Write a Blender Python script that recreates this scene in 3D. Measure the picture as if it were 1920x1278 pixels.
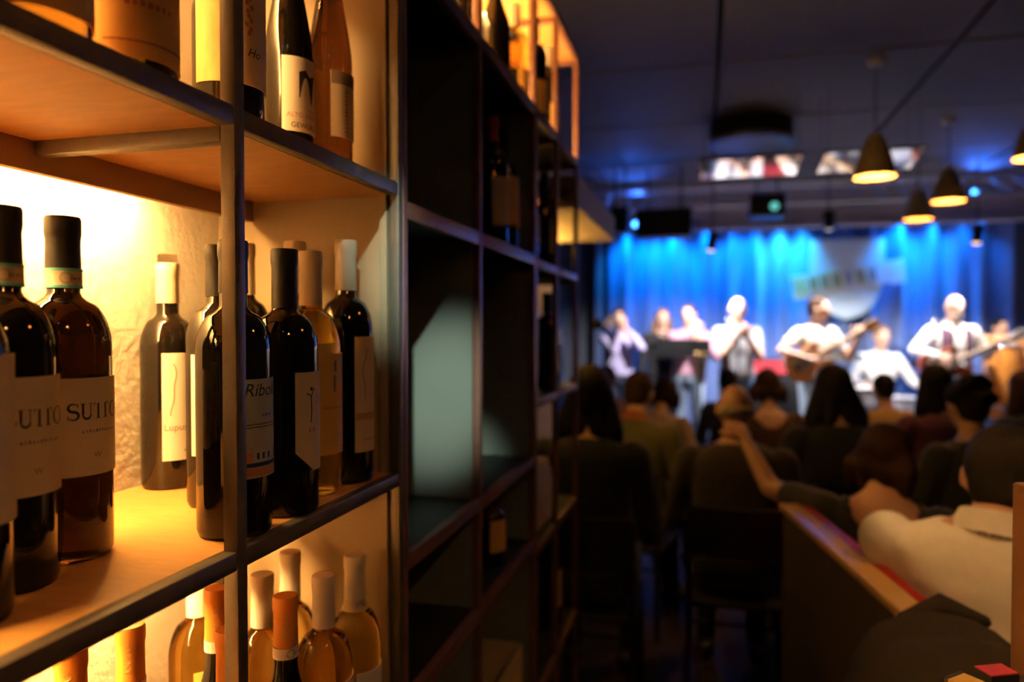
import bpy, bmesh, math, random
import numpy as np
from mathutils import Vector, Matrix, Euler

for o in list(bpy.data.objects):
    bpy.data.objects.remove(o, do_unlink=True)
C = bpy.context.scene.collection
PI = math.pi
R = math.radians

# ------------------------------------------------------------------ camera, world, exposure
EYE = 1.55
FPX = 1370.0
YAW = R(14.76)
PITCH = R(1.2)
cam_d = bpy.data.cameras.new('camera')
cam_d.sensor_width = 36.0
cam_d.lens = FPX / 1920.0 * 36.0
cam_d.clip_start = 0.02
cam_d.dof.use_dof = True
cam_d.dof.focus_distance = 0.77
cam_d.dof.aperture_fstop = 2.6
cam = bpy.data.objects.new('camera', cam_d)
C.objects.link(cam)
cam.location = (0, 0, EYE)
cam.rotation_euler = (PI / 2 - PITCH, 0, YAW)
sc = bpy.context.scene
sc.camera = cam
sc.view_settings.view_transform = 'Standard'
sc.view_settings.look = 'None'
sc.view_settings.gamma = 1.0
sc.view_settings.use_curve_mapping = False
sc.view_settings.exposure = 0.0
world = bpy.data.worlds.new('night')
sc.world = world
world.use_nodes = True
world.node_tree.nodes['Background'].inputs[0].default_value = (0.010, 0.012, 0.02, 1)
world.node_tree.nodes['Background'].inputs[1].default_value = 0.12

FWD = Vector((-math.sin(YAW), math.cos(YAW), 0))
RGT = Vector((math.cos(YAW), math.sin(YAW), 0))
def CP(xc, zc, z=0.0):
    """a point from metres right of and metres ahead of the camera's foot, and its height"""
    v = RGT * xc + FWD * zc
    return Vector((v.x, v.y, z))
def PX(px, zc, z=0.0):
    return CP((px - 960) / FPX * zc, zc, z)
def HY(py, zc):
    return EYE - (py - 610) / FPX * zc

# ------------------------------------------------------------------ stage and house light settings
LED_COL = (1.0, 0.53, 0.15)
LED_STR = 500.0
WARM = (1.0, 0.50, 0.16)

# ------------------------------------------------------------------ materials
MATS = {}
def mat(name, col, rough=0.5, metal=0.0, var=0.0, scale=20.0, bump=0.0, bscale=60.0, trans=0.0, ior=1.45,
        emit=None, estr=0.0, coat=0.0, stretch=None, spec=0.5, sheen=0.0):
    if name in MATS:
        return MATS[name]
    m = bpy.data.materials.new(name)
    m.use_nodes = True
    nt = m.node_tree
    b = nt.nodes['Principled BSDF']
    b.inputs['Base Color'].default_value = (*col, 1)
    b.inputs['Roughness'].default_value = rough
    b.inputs['Metallic'].default_value = metal
    b.inputs['IOR'].default_value = ior
    b.inputs['Transmission Weight'].default_value = trans
    b.inputs['Coat Weight'].default_value = coat
    b.inputs['Coat Roughness'].default_value = 0.08
    b.inputs['Specular IOR Level'].default_value = spec
    b.inputs['Sheen Weight'].default_value = sheen
    if emit:
        b.inputs['Emission Color'].default_value = (*emit, 1)
        b.inputs['Emission Strength'].default_value = estr
    if var > 0 or bump > 0:
        tc = nt.nodes.new('ShaderNodeTexCoord')
        mp = nt.nodes.new('ShaderNodeMapping')
        nt.links.new(tc.outputs['Object'], mp.inputs['Vector'])
        if stretch:
            mp.inputs['Scale'].default_value = stretch
        if var > 0:
            n = nt.nodes.new('ShaderNodeTexNoise')
            n.inputs['Scale'].default_value = scale
            n.inputs['Detail'].default_value = 4
            nt.links.new(mp.outputs['Vector'], n.inputs['Vector'])
            mx = nt.nodes.new('ShaderNodeMix')
            mx.data_type = 'RGBA'
            nt.links.new(n.outputs['Fac'], mx.inputs['Factor'])
            mx.inputs['A'].default_value = (*[max(0, c * (1 - var)) for c in col], 1)
            mx.inputs['B'].default_value = (*[min(1, c * (1 + var)) for c in col], 1)
            nt.links.new(mx.outputs['Result'], b.inputs['Base Color'])
        if bump > 0:
            n2 = nt.nodes.new('ShaderNodeTexNoise')
            n2.inputs['Scale'].default_value = bscale
            n2.inputs['Detail'].default_value = 5
            nt.links.new(mp.outputs['Vector'], n2.inputs['Vector'])
            bp = nt.nodes.new('ShaderNodeBump')
            bp.inputs['Strength'].default_value = bump
            bp.inputs['Distance'].default_value = 0.004
            nt.links.new(n2.outputs['Fac'], bp.inputs['Height'])
            nt.links.new(bp.outputs['Normal'], b.inputs['Normal'])
    MATS[name] = m
    return m

# ------------------------------------------------------------------ mesh building
class G:
    def __init__(s):
        s.v = []; s.f = []; s.mi = []
    def add(s, vs, fs, mi=0):
        o = len(s.v)
        s.v += [tuple(p) for p in vs]
        s.f += [tuple(i + o for i in f) for f in fs]
        s.mi += [mi] * len(fs)
        return s
    def box(s, x0, x1, y0, y1, z0, z1, mi=0, bev=0.0, M=None):
        if bev <= 0:
            vs = [(x, y, z) for z in (z0, z1) for x, y in ((x0, y0), (x1, y0), (x1, y1), (x0, y1))]
            fs = [(3, 2, 1, 0), (4, 5, 6, 7), (0, 1, 5, 4), (1, 2, 6, 5), (2, 3, 7, 6), (3, 0, 4, 7)]
        else:
            bm = bmesh.new()
            bmesh.ops.create_cube(bm, size=1.0)
            for v in bm.verts:
                v.co = Vector(((x0 + x1) / 2 + v.co.x * (x1 - x0), (y0 + y1) / 2 + v.co.y * (y1 - y0), (z0 + z1) / 2 + v.co.z * (z1 - z0)))
            bmesh.ops.bevel(bm, geom=list(bm.edges), offset=bev, segments=2, affect='EDGES', profile=0.5)
            bm.verts.index_update()
            vs = [v.co[:] for v in bm.verts]; fs = [tuple(v.index for v in f.verts) for f in bm.faces]
            bm.free()
        if M is not None:
            vs = [(M @ Vector(p))[:] for p in vs]
        return s.add(vs, fs, mi)
    def lathe(s, prof, n=32, mi=0, M=None, cap0=True, cap1=True):
        vs = []; fs = []
        for r, z in prof:
            for k in range(n):
                a = 2 * PI * k / n
                vs.append((r * math.cos(a), r * math.sin(a), z))
        for i in range(len(prof) - 1):
            for k in range(n):
                k2 = (k + 1) % n
                fs.append((i * n + k, i * n + k2, (i + 1) * n + k2, (i + 1) * n + k))
        if cap0: fs.append(tuple(reversed(range(n))))
        if cap1: fs.append(tuple(range((len(prof) - 1) * n, len(prof) * n)))
        if M is not None:
            vs = [(M @ Vector(p))[:] for p in vs]
        return s.add(vs, fs, mi)
    def tube(s, pts, rad, n=8, mi=0, round_end=False):
        pts = [Vector(p) for p in pts]
        if not hasattr(rad, '__len__'): rad = [rad] * len(pts)
        rad = list(rad)
        if round_end:
            for end in (0, 1):
                i = 0 if end == 0 else len(pts) - 1
                j = 1 if end == 0 else len(pts) - 2
                d = (pts[i] - pts[j]).normalized(); r = rad[i]
                ext = [(pts[i] + d * r * 0.6, r * 0.8), (pts[i] + d * r * 0.95, r * 0.35)]
                if end == 0:
                    pts = [e[0] for e in reversed(ext)] + pts; rad = [e[1] for e in reversed(ext)] + rad
                else:
                    pts = pts + [e[0] for e in ext]; rad = rad + [e[1] for e in ext]
        vs = []; fs = []
        up = None
        for i, p in enumerate(pts):
            d = (pts[min(i + 1, len(pts) - 1)] - pts[max(i - 1, 0)])
            d = d.normalized() if d.length > 1e-9 else Vector((0, 0, 1))
            if up is None:
                up = Vector((0, 0, 1)) if abs(d.z) < 0.9 else Vector((1, 0, 0))
            a = (up - d * up.dot(d)); a = a.normalized() if a.length > 1e-6 else d.orthogonal().normalized()
            up = a
            b = d.cross(a)
            for k in range(n):
                t = 2 * PI * k / n
                vs.append((p + (a * math.cos(t) + b * math.sin(t)) * rad[i])[:])
        for i in range(len(pts) - 1):
            for k in range(n):
                k2 = (k + 1) % n
                fs.append((i * n + k, i * n + k2, (i + 1) * n + k2, (i + 1) * n + k))
        fs.append(tuple(reversed(range(n)))); fs.append(tuple(range((len(pts) - 1) * n, len(pts) * n)))
        return s.add(vs, fs, mi)
    def ball(s, c, r, nu=16, nv=10, mi=0, M=None):
        if not hasattr(r, '__len__'): r = (r, r, r)
        vs = [(0, 0, -1)]
        for j in range(1, nv):
            t = -PI / 2 + PI * j / nv
            for k in range(nu):
                a = 2 * PI * k / nu
                vs.append((math.cos(t) * math.cos(a), math.cos(t) * math.sin(a), math.sin(t)))
        vs.append((0, 0, 1))
        fs = []
        for k in range(nu):
            fs.append((0, 1 + (k + 1) % nu, 1 + k))
            fs.append((len(vs) - 1, 1 + (nv - 2) * nu + k, 1 + (nv - 2) * nu + (k + 1) % nu))
        for j in range(nv - 2):
            for k in range(nu):
                k2 = (k + 1) % nu
                fs.append((1 + j * nu + k, 1 + j * nu + k2, 1 + (j + 1) * nu + k2, 1 + (j + 1) * nu + k))
        c = Vector(c)
        out = []
        for p in vs:
            q = Vector((p[0] * r[0], p[1] * r[1], p[2] * r[2]))
            if M is not None: q = M @ q
            out.append((c + q)[:])
        return s.add(out, fs, mi)
    def prism(s, outline, y0, y1, mi=0, M=None):
        """outline of (x, z) extruded along y"""
        n = len(outline)
        vs = [(x, y0, z) for x, z in outline] + [(x, y1, z) for x, z in outline]
        fs = [tuple(range(n)), tuple(reversed(range(n, 2 * n)))]
        for i in range(n):
            j = (i + 1) % n
            fs.append((i, i + n, j + n, j))
        if M is not None:
            vs = [(M @ Vector(p))[:] for p in vs]
        return s.add(vs, fs, mi)
    def mesh(s, name):
        me = bpy.data.meshes.new(name)
        me.from_pydata(s.v, [], s.f)
        if len(set(s.mi)) > 1:
            me.polygons.foreach_set('material_index', s.mi)
        me.update()
        return me
    def build(s, name, m, parent=None, smooth=None):
        me = s.mesh(name)
        ms = m if isinstance(m, (list, tuple)) else [m]
        for q in ms: me.materials.append(q)
        fix(me)
        if smooth is not None: shade(me, smooth)
        o = bpy.data.objects.new(name, me)
        C.objects.link(o)
        if parent: o.parent = parent
        return o
def fix(me):
    bm = bmesh.new(); bm.from_mesh(me)
    bmesh.ops.recalc_face_normals(bm, faces=bm.faces)
    bm.to_mesh(me); bm.free()
def shade(me, ang):
    me.polygons.foreach_set('use_smooth', [True] * len(me.polygons))
    try: me.set_sharp_from_angle(angle=R(ang))
    except Exception: pass
def empty(name, loc=(0, 0, 0), rz=0.0):
    o = bpy.data.objects.new(name, None)
    o.empty_display_size = 0.1
    C.objects.link(o); o.location = loc; o.rotation_euler = (0, 0, rz)
    return o
def tag(o, label, cat, group=None):
    o['label'] = label; o['category'] = cat
    if group: o['group'] = group
    return o
def struct(o, kind='structure'):
    o['kind'] = kind; return o
def children(o): return [c for c in bpy.data.objects if c.parent == o]
def copy_tree(o, loc=None, rz=None, label=None):
    c = o.copy(); C.objects.link(c)
    if loc is not None: c.location = loc
    if rz is not None: c.rotation_euler = (0, 0, rz)
    if label: c['label'] = label
    for ch in children(o):
        d = ch.copy(); C.objects.link(d); d.parent = c
        for g in children(ch):
            e = g.copy(); C.objects.link(e); e.parent = d
    return c
def copy_mesh(o, parent):
    c = o.copy(); C.objects.link(c); c.parent = parent
    return c
def spot(name, loc, target, power, col, size, blend=0.5, rad=0.05, parent=None):
    l = bpy.data.lights.new(name, 'SPOT'); l.energy = power; l.color = col
    l.spot_size = R(size); l.spot_blend = blend; l.shadow_soft_size = rad
    o = bpy.data.objects.new(name, l); C.objects.link(o)
    o.location = loc
    o.rotation_euler = (Vector(target) - Vector(loc)).to_track_quat('-Z', 'Y').to_euler()
    return o
def point(name, loc, power, col, rad=0.03):
    l = bpy.data.lights.new(name, 'POINT'); l.energy = power; l.color = col; l.shadow_soft_size = rad
    o = bpy.data.objects.new(name, l); C.objects.link(o); o.location = loc
    return o

# ------------------------------------------------------------------ common materials
m_plaster = mat('plaster_wall', (0.80, 0.76, 0.68), 0.85, var=0.05, scale=9, bump=0.5, bscale=90)
m_darkwall = mat('dark_painted_wall', (0.05, 0.05, 0.06), 0.8, var=0.15, bump=0.2)
m_floor = mat('dark_wood_floor', (0.045, 0.024, 0.018), 0.45, var=0.35, scale=6, stretch=(1, 0.15, 1))
m_ceil = mat('ceiling_panel_paint', (0.13, 0.12, 0.13), 0.75, var=0.12, scale=5)
m_ceilback = mat('ceiling_void', (0.02, 0.02, 0.022), 0.9, var=0.1)
m_steel = mat('grey_painted_steel', (0.13, 0.11, 0.09), 0.42, 0.35, var=0.18, scale=70, bump=0.08, bscale=300)
m_steel_r = mat('brown_painted_steel', (0.20, 0.090, 0.065), 0.45, 0.1, var=0.2, scale=60)
m_board = mat('orange_birch_board', (0.66, 0.35, 0.11), 0.40, var=0.22, scale=7, stretch=(3, 14, 3), bump=0.05, bscale=120)
m_panel = mat('cream_side_panel', (0.33, 0.25, 0.155), 0.5, var=0.05, scale=15)
m_valance = mat('brown_wood_valance', (0.33, 0.20, 0.10), 0.5, var=0.25, scale=12, stretch=(2, 0.3, 2))
m_black = mat('black_laminate', (0.008, 0.007, 0.007), 0.5, var=0.2)
m_greyp = mat('grey_green_laminate', (0.19, 0.21, 0.185), 0.34, var=0.06)
m_led = mat('led_tape', (0.9, 0.8, 0.6), 0.5, emit=LED_COL, estr=LED_STR, var=0.02)
m_soffit = mat('soffit_paint', (0.72, 0.60, 0.42), 0.6, var=0.05)

# ------------------------------------------------------------------ room shell
XW = -0.74                                   # left plaster wall
o = G().box(-4.0, 5.2, -3.0, 10.6, -0.1, 0.0).build('floor', m_floor); struct(o)
o = G().box(XW - 0.15, XW, -3.0, 3.75, 0, 3.25).build('wall_left', m_plaster); struct(o)
o = G().box(-3.6, XW - 0.15, 3.6, 3.75, 0, 3.25).build('wall_left_return', m_darkwall); struct(o)
o = G().box(-3.75, -3.6, 3.6, 10.4, 0, 3.25).build('wall_left_stage', m_darkwall); struct(o)
o = G().box(-3.75, 5.2, 10.2, 10.4, 0, 3.25).build('wall_back', m_darkwall); struct(o)
o = G().box(5.0, 5.2, -3.0, 10.4, 0, 3.25).build('wall_right', m_darkwall); struct(o)
o = G().box(XW - 0.15, 5.2, -3.2, -3.0, 0, 3.25).build('wall_front', m_darkwall); struct(o)
# ceiling: a void deck with square panels hung under it, grooves between
CZ = 3.05
ceil = G().box(-3.75, 5.2, -3.2, 10.4, CZ + 0.05, CZ + 0.2).build('ceiling', m_ceilback); struct(ceil)
pm = None
for i in range(7):
    for j in range(10):
        x0 = -3.58 + i * 1.22; y0 = -2.95 + j * 1.22
        if pm is None:
            pm = G().box(0, 1.195, 0, 1.195, CZ, CZ + 0.05, bev=0.006).build('ceiling_panel', m_ceil, ceil); q = pm
        else:
            q = copy_mesh(pm, ceil)
        q.location = (x0, y0, 0)
# floor planks near enough to be told apart are dark and unseen: the material carries them
m_stage = mat('stage_boards', (0.06, 0.055, 0.06), 0.4, var=0.2, scale=8, stretch=(0.2, 1, 1))
stage = G().box(-3.59, 4.99, 6.35, 10.19, 0, 0.12).build('stage_platform', m_stage); struct(stage)
tb = G().box(-3.59, 4.99, 6.335, 6.35, 0.0, 0.125).build('trim_1', m_black); struct(tb)

# ------------------------------------------------------------------ wine racks along the left wall
XF = -0.43                                   # front plane of the racks
T = 0.016                                    # steel tube width
def rail_tops(hs): return [EYE + h for h in hs]
# lit rack next to the camera
rackA = tag(empty('wine_rack', (XF - 0.15, 0.4, 0)), 'grey steel wine rack with lit orange wood shelves on the plaster wall', 'wine rack')
def part(g, name, m, parent, smooth=None):
    """build in world coordinates, then parent keeping place"""
    o = g.build(name, m, parent, smooth)
    o.matrix_parent_inverse = Matrix.Translation(-Vector(parent.location)) if parent.rotation_euler.z == 0 else parent.matrix_basis.inverted()
    return o
A_Y = [-0.19, 0.21, 0.604, 0.987]
A_Z = [0.078, 0.498, 0.916, 1.334, 1.758, 2.178, 2.598]
for y in A_Y:
    part(G().box(XF - T, XF, y, y + T, 0, 2.60, bev=0.0015), 'post', m_steel, rackA, 30)
    part(G().box(XW + 0.055, XW + 0.069, y, y + T, 0, 2.60, bev=0.0015), 'back_post', m_steel, rackA, 30) if y < 0 else None
for z in A_Z:
    for k in range(3):
        part(G().box(XF - T, XF - 0.0005, A_Y[k] + T, A_Y[k + 1], z - 0.0185, z, bev=0.0015), 'front_rail', m_steel, rackA, 30)
    for y in A_Y[:3]:
        part(G().box(XW + 0.069, XF - T, y, y + T, z - 0.033, z - 0.018, bev=0.001), 'cross_bar', m_steel, rackA, 30)
    part(G().box(XW + 0.002, XF - T, A_Y[0], A_Y[3] + 0.004, z - 0.017, z, bev=0.001), 'shelf_board', m_board, rackA, 30)
    part(G().box(XW + 0.002, XF - T, A_Y[0], A_Y[3] + 0.004, z - 0.0185, z - 0.0172), 'shelf_lining', m_board, rackA)
    if z > 0.3:
        v = part(G().box(XW + 0.062, XW + 0.074, A_Y[0], A_Y[3] - 0.004, z - 0.050, z - 0.0187, bev=0.001), "valance", m_valance, rackA, 30)
        if 1.2 < z < 2.3:                    # the strip above the top bay hangs just above the picture
            l = G().box(XW + 0.030, XW + 0.044, A_Y[0] + 0.02, A_Y[2] + 0.19, z - 0.026, z - 0.0205).build('led_strip' if z < 2 else 'led_strip_offscreen', m_led, v)
part(G().box(XW + 0.002, XF - T - 0.001, 0.993, 1.000, 0, 2.60), 'side_panel', m_panel, rackA)
part(G().box(XF - T - 0.012, XF - T - 0.001, 0.981, 0.993, 0, 2.60, bev=0.001), 'corner_angle', m_panel, rackA)

# dark rack and the open rack after it
B_Y = [1.0045, 1.383, 1.868]
rackB = tag(empty('wine_rack', (XF - 0.15, 1.43, 0)), 'black backed wine rack with brown steel frame, mostly unlit', 'wine rack')
BZ = [EYE + h for h in (0.945, 0.578, 0.186, -0.345, -0.565, -0.95, -1.25, -1.47)]
for y in B_Y:
    part(G().box(XF - T, XF, y, y + T, 0, BZ[0], bev=0.0015), 'post', m_steel_r, rackB, 30)
for n, z in enumerate(BZ):
    for k in range(2):
        part(G().box(XF - T, XF - 0.0005, B_Y[k] + T, B_Y[k + 1], z - 0.026, z, bev=0.0015), 'front_rail', m_steel_r, rackB, 30)
    lit = n <= 1
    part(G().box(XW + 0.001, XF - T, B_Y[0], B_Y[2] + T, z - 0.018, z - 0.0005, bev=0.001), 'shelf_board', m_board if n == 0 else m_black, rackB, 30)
for k in range(2):
    y = B_Y[k + 1]
    for n in range(len(BZ) - 1):
        if n == 0: continue
        part(G().box(XW + 0.014, XF - T - 0.001, y + 0.001, y + 0.012, BZ[n + 1], BZ[n] - 0.018), 'side_panel', m_greyp, rackB)
part(G().box(XW + 0.002, XW + 0.013, B_Y[0], B_Y[2] + T, 0, BZ[1] - 0.0182), 'back_panel', m_black, rackB)
v = part(G().box(XW + 0.062, XW + 0.074, B_Y[0], B_Y[2], BZ[0] - 0.05, BZ[0] - 0.02), 'valance', m_valance, rackB)
l = G().box(XW + 0.030, XW + 0.044, B_Y[0] + 0.02, B_Y[2] - 0.02, BZ[0] - 0.028, BZ[0] - 0.021).build('led_strip', m_led, v)

l = part(G().box(XW + 0.006, XW + 0.016, B_Y[0] + 0.03, B_Y[2] - 0.02, BZ[1] + 0.001, BZ[1] + 0.007), 'led_strip', m_led, rackB)  # extra uplight strip, added to brighten the top row
C_Y = [1.884, 2.169, 2.53]
rackC = tag(empty('wine_rack', (XF - 0.15, 2.2, 0)), 'open brown steel wine rack at the far end below the soffit', 'wine rack')
CZs = [EYE + h for h in (0.945, 0.578, 0.178, -0.20, -0.60, -1.0, -1.40)]
for y in C_Y:
    part(G().box(XF - T, XF, y, y + T, 0, CZs[0], bev=0.0015), 'post', m_steel_r, rackC, 30)
    part(G().box(XW + 0.01, XW + 0.024, y, y + T, 0, CZs[0], bev=0.0015), 'back_post', m_steel_r, rackC, 30)
for n, z in enumerate(CZs):
    for k in range(2):
        part(G().box(XF - T, XF - 0.0005, C_Y[k] + T, C_Y[k + 1], z - 0.022, z, bev=0.0015), 'front_rail', m_steel_r, rackC, 30)
    for y in C_Y:
        part(G().box(XW + 0.024, XF - T, y, y + T, z - 0.034, z - 0.018), 'cross_bar', m_steel_r, rackC)
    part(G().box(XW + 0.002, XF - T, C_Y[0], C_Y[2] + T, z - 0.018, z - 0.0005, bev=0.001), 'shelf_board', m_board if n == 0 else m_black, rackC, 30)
v = part(G().box(XW + 0.062, XW + 0.074, C_Y[0], C_Y[1] + 0.1, CZs[0] - 0.05, CZs[0] - 0.02), 'valance', m_valance, rackC)
l = G().box(XW + 0.030, XW + 0.044, C_Y[0] + 0.02, C_Y[1] + 0.08, CZs[0] - 0.028, CZs[0] - 0.021).build('led_strip', m_led, v)

l = part(G().box(XW + 0.026, XW + 0.036, C_Y[0] + 0.03, C_Y[2] - 0.06, CZs[1] + 0.001, CZs[1] + 0.007), 'led_strip', m_led, rackC)  # second uplight strip, put in so the open rack's top row glows more
# warm lit soffit box after the racks
sof = tag(empty('soffit_box', (XF - 0.15, 3.1, EYE + 0.40)), 'boxed soffit with warm lit cream underside beyond the racks', 'soffit')
part(G().box(XW + 0.002, XF - 0.012, 2.55, 3.62, EYE + 0.415, EYE + 0.43), 'underside', m_soffit, sof)
part(G().box(XF - 0.012, XF, 2.55, 3.62, EYE + 0.415, EYE + 0.53), 'fascia', m_soffit, sof)
part(G().box(XW + 0.002, XF - 0.012, 3.608, 3.62, EYE + 0.43, EYE + 0.53), 'end_board', m_soffit, sof)
part(G().box(XW + 0.002, XF - 0.012, 2.55, 3.608, EYE + 0.52, EYE + 0.53), 'top_board', m_soffit, sof)
ls = mat('soffit_led', (0.9, 0.8, 0.6), 0.5, emit=(1.0, 0.52, 0.10), estr=60, var=0.02)
part(G().box(XW + 0.003, XW + 0.012, 2.62, 3.55, EYE + 0.33, EYE + 0.34), 'led_strip', ls, sof)

# ------------------------------------------------------------------ bottles
def glassy(name, col, rough=0.03, trans=0.0, ior=1.45):
    return mat(name, col, rough, trans=trans, ior=ior, var=0.08, scale=6)
m_gdark = glassy('black_bottle_glass', (0.006, 0.005, 0.004), 0.04)
m_gbrown = glassy('amber_bottle_glass', (0.0065, 0.0022, 0.0006), 0.03, 1.0, 1.42)
m_gamb2 = glassy('tawny_bottle_glass', (0.085, 0.036, 0.010), 0.06, 1.0, 1.42)
m_ggreen = glassy('olive_bottle_glass', (0.09, 0.08, 0.010), 0.03, 1.0, 1.42)
m_gclear = glassy('white_wine_glass', (0.97, 0.80, 0.36), 0.02, 1.0, 1.36)
m_ggold = glassy('golden_wine_glass', (0.90, 0.62, 0.12), 0.02, 1.0, 1.36)
m_capblk = mat('black_foil', (0.008, 0.007, 0.007), 0.5, var=0.2, spec=0.2)
m_capcream = mat('cream_foil', (0.72, 0.62, 0.45), 0.4, var=0.05)
m_capwhite = mat('white_foil', (0.82, 0.77, 0.68), 0.4, var=0.04)
m_caporange = mat('orange_foil', (0.80, 0.33, 0.05), 0.4, var=0.08)
m_capred = mat('red_foil', (0.35, 0.02, 0.02), 0.4, var=0.1)
m_capgold = mat('gold_foil', (0.75, 0.45, 0.12), 0.3, 0.6, var=0.1)
m_paper = mat('cream_label_paper', (0.72, 0.60, 0.42), 0.75, var=0.05, scale=60)
m_paperw = mat('white_label_paper', (0.82, 0.76, 0.66), 0.75, var=0.04, scale=60)
m_papergold = mat('gold_label_paper', (0.80, 0.49, 0.11), 0.6, var=0.1, scale=40)
m_paperbl = mat('blue_grey_label_paper', (0.40, 0.42, 0.40), 0.75, var=0.08, scale=30)
m_bark = mat('bark_label_paper', (0.72, 0.46, 0.16), 0.75, var=0.55, scale=90, stretch=(1, 1, 0.25))
m_ink = mat('label_ink', (0.02, 0.018, 0.02), 0.7, var=0.1)
m_inkgrey = mat('grey_label_ink', (0.22, 0.17, 0.13), 0.7, var=0.1)
m_inkgold = mat('gold_label_ink', (0.55, 0.36, 0.12), 0.5, var=0.1)
m_teal = mat('teal_band', (0.10, 0.42, 0.46), 0.6, var=0.1)
m_terra = mat('terracotta_print', (0.52, 0.22, 0.10), 0.7, var=0.2, scale=60)
m_red = mat('red_print', (0.50, 0.03, 0.03), 0.6, var=0.1)
m_cork = mat('cork_stopper', (0.62, 0.45, 0.27), 0.8, var=0.2, scale=150)
m_clearstop = glassy('clear_glass_stopper', (0.95, 0.93, 0.88), 0.02, 1.0, 1.45)

def sm(a, b, t):
    t = max(0, min(1, t)); t = t * t * (3 - 2 * t); return a + (b - a) * t
def profile(kind, Rb, H):
    rn = 0.0138
    if kind == 'bordeaux': z1, z2 = 0.615, 0.775
    elif kind == 'burgundy': z1, z2 = 0.42, 0.74
    elif kind == 'flute': z1, z2 = 0.44, 0.86
    else: z1, z2 = 0.58, 0.775
    p = [(Rb * 0.60, 0.004), (Rb * 0.80, 0.0), (Rb * 0.95, 0.0015), (Rb, 0.007), (Rb, H * 0.2), (Rb, H * 0.4), (Rb, H * z1)]
    N = 14
    for i in range(1, N + 1):
        t = i / N
        if kind == 'bordeaux' or kind == 'clear':
            # round shoulder, then a short fillet into the neck
            if t <= 0.78: w = (1 - (t * 0.97) ** 2.3) ** 0.85
            else:
                w0 = (1 - (0.78 * 0.97) ** 2.3) ** 0.85; w = w0 * (1 - (t - 0.78) / 0.22) ** 1.7
            r = rn + (Rb - rn) * w
        else:
            r = sm(Rb, rn, t ** 0.92)
        p.append((r, H * (z1 + (z2 - z1) * t)))
    p += [(rn, H * 0.86), (rn, H * 0.955), (rn * 1.03, H * 0.957), (rn * 1.03, H * 0.985), (rn * 0.95, H * 0.99)]
    return p
def r_at(prof, z):
    for (r0, z0), (r1, z1) in zip(prof[2:], prof[3:]):
        if z0 <= z <= z1: return r0 + (r1 - r0) * ((z - z0) / max(1e-9, z1 - z0))
    return prof[-1][0]
def patch(g, rad, a0, a1, z0, z1, n=28, mi=0, slant=0.0):
    """curved sheet around z; slant lifts one bottom corner"""
    vs = []; fs = []
    for k in range(n + 1):
        a = a0 + (a1 - a0) * k / n
        zb = z0 + slant * max(0.0, 1 - 2.4 * k / n)
        vs += [(rad * math.cos(a), rad * math.sin(a), zb), (rad * math.cos(a), rad * math.sin(a), z1)]
        vs += [((rad - 0.0012) * math.cos(a), (rad - 0.0012) * math.sin(a), zb), ((rad - 0.0012) * math.cos(a), (rad - 0.0012) * math.sin(a), z1)]
    for k in range(n):
        o = 4 * k
        fs += [(o, o + 4, o + 5, o + 1), (o + 2, o + 3, o + 7, o + 6), (o + 1, o + 5, o + 7, o + 3), (o, o + 2, o + 6, o + 4)]
    fs += [(0, 1, 3, 2), (4 * n, 4 * n + 2, 4 * n + 3, 4 * n + 1)]
    return g.add(vs, fs, mi)
_tc = {}
def text_poly(s, shear=0.0):
    key = (s, shear)
    if key in _tc: return _tc[key]
    cu = bpy.data.curves.new('t', 'FONT'); cu.body = s; cu.size = 1.0; cu.shear = shear; cu.resolution_u = 3
    ob = bpy.data.objects.new('t', cu); C.objects.link(ob)
    dg = bpy.context.evaluated_depsgraph_get()
    me = ob.evaluated_get(dg).to_mesh()
    vs = [v.co[:] for v in me.vertices]; fs = [tuple(p.vertices) for p in me.polygons]
    ob.evaluated_get(dg).to_mesh_clear()
    bpy.data.objects.remove(ob); bpy.data.curves.remove(cu)
    _tc[key] = (vs, fs)
    return vs, fs
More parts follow.
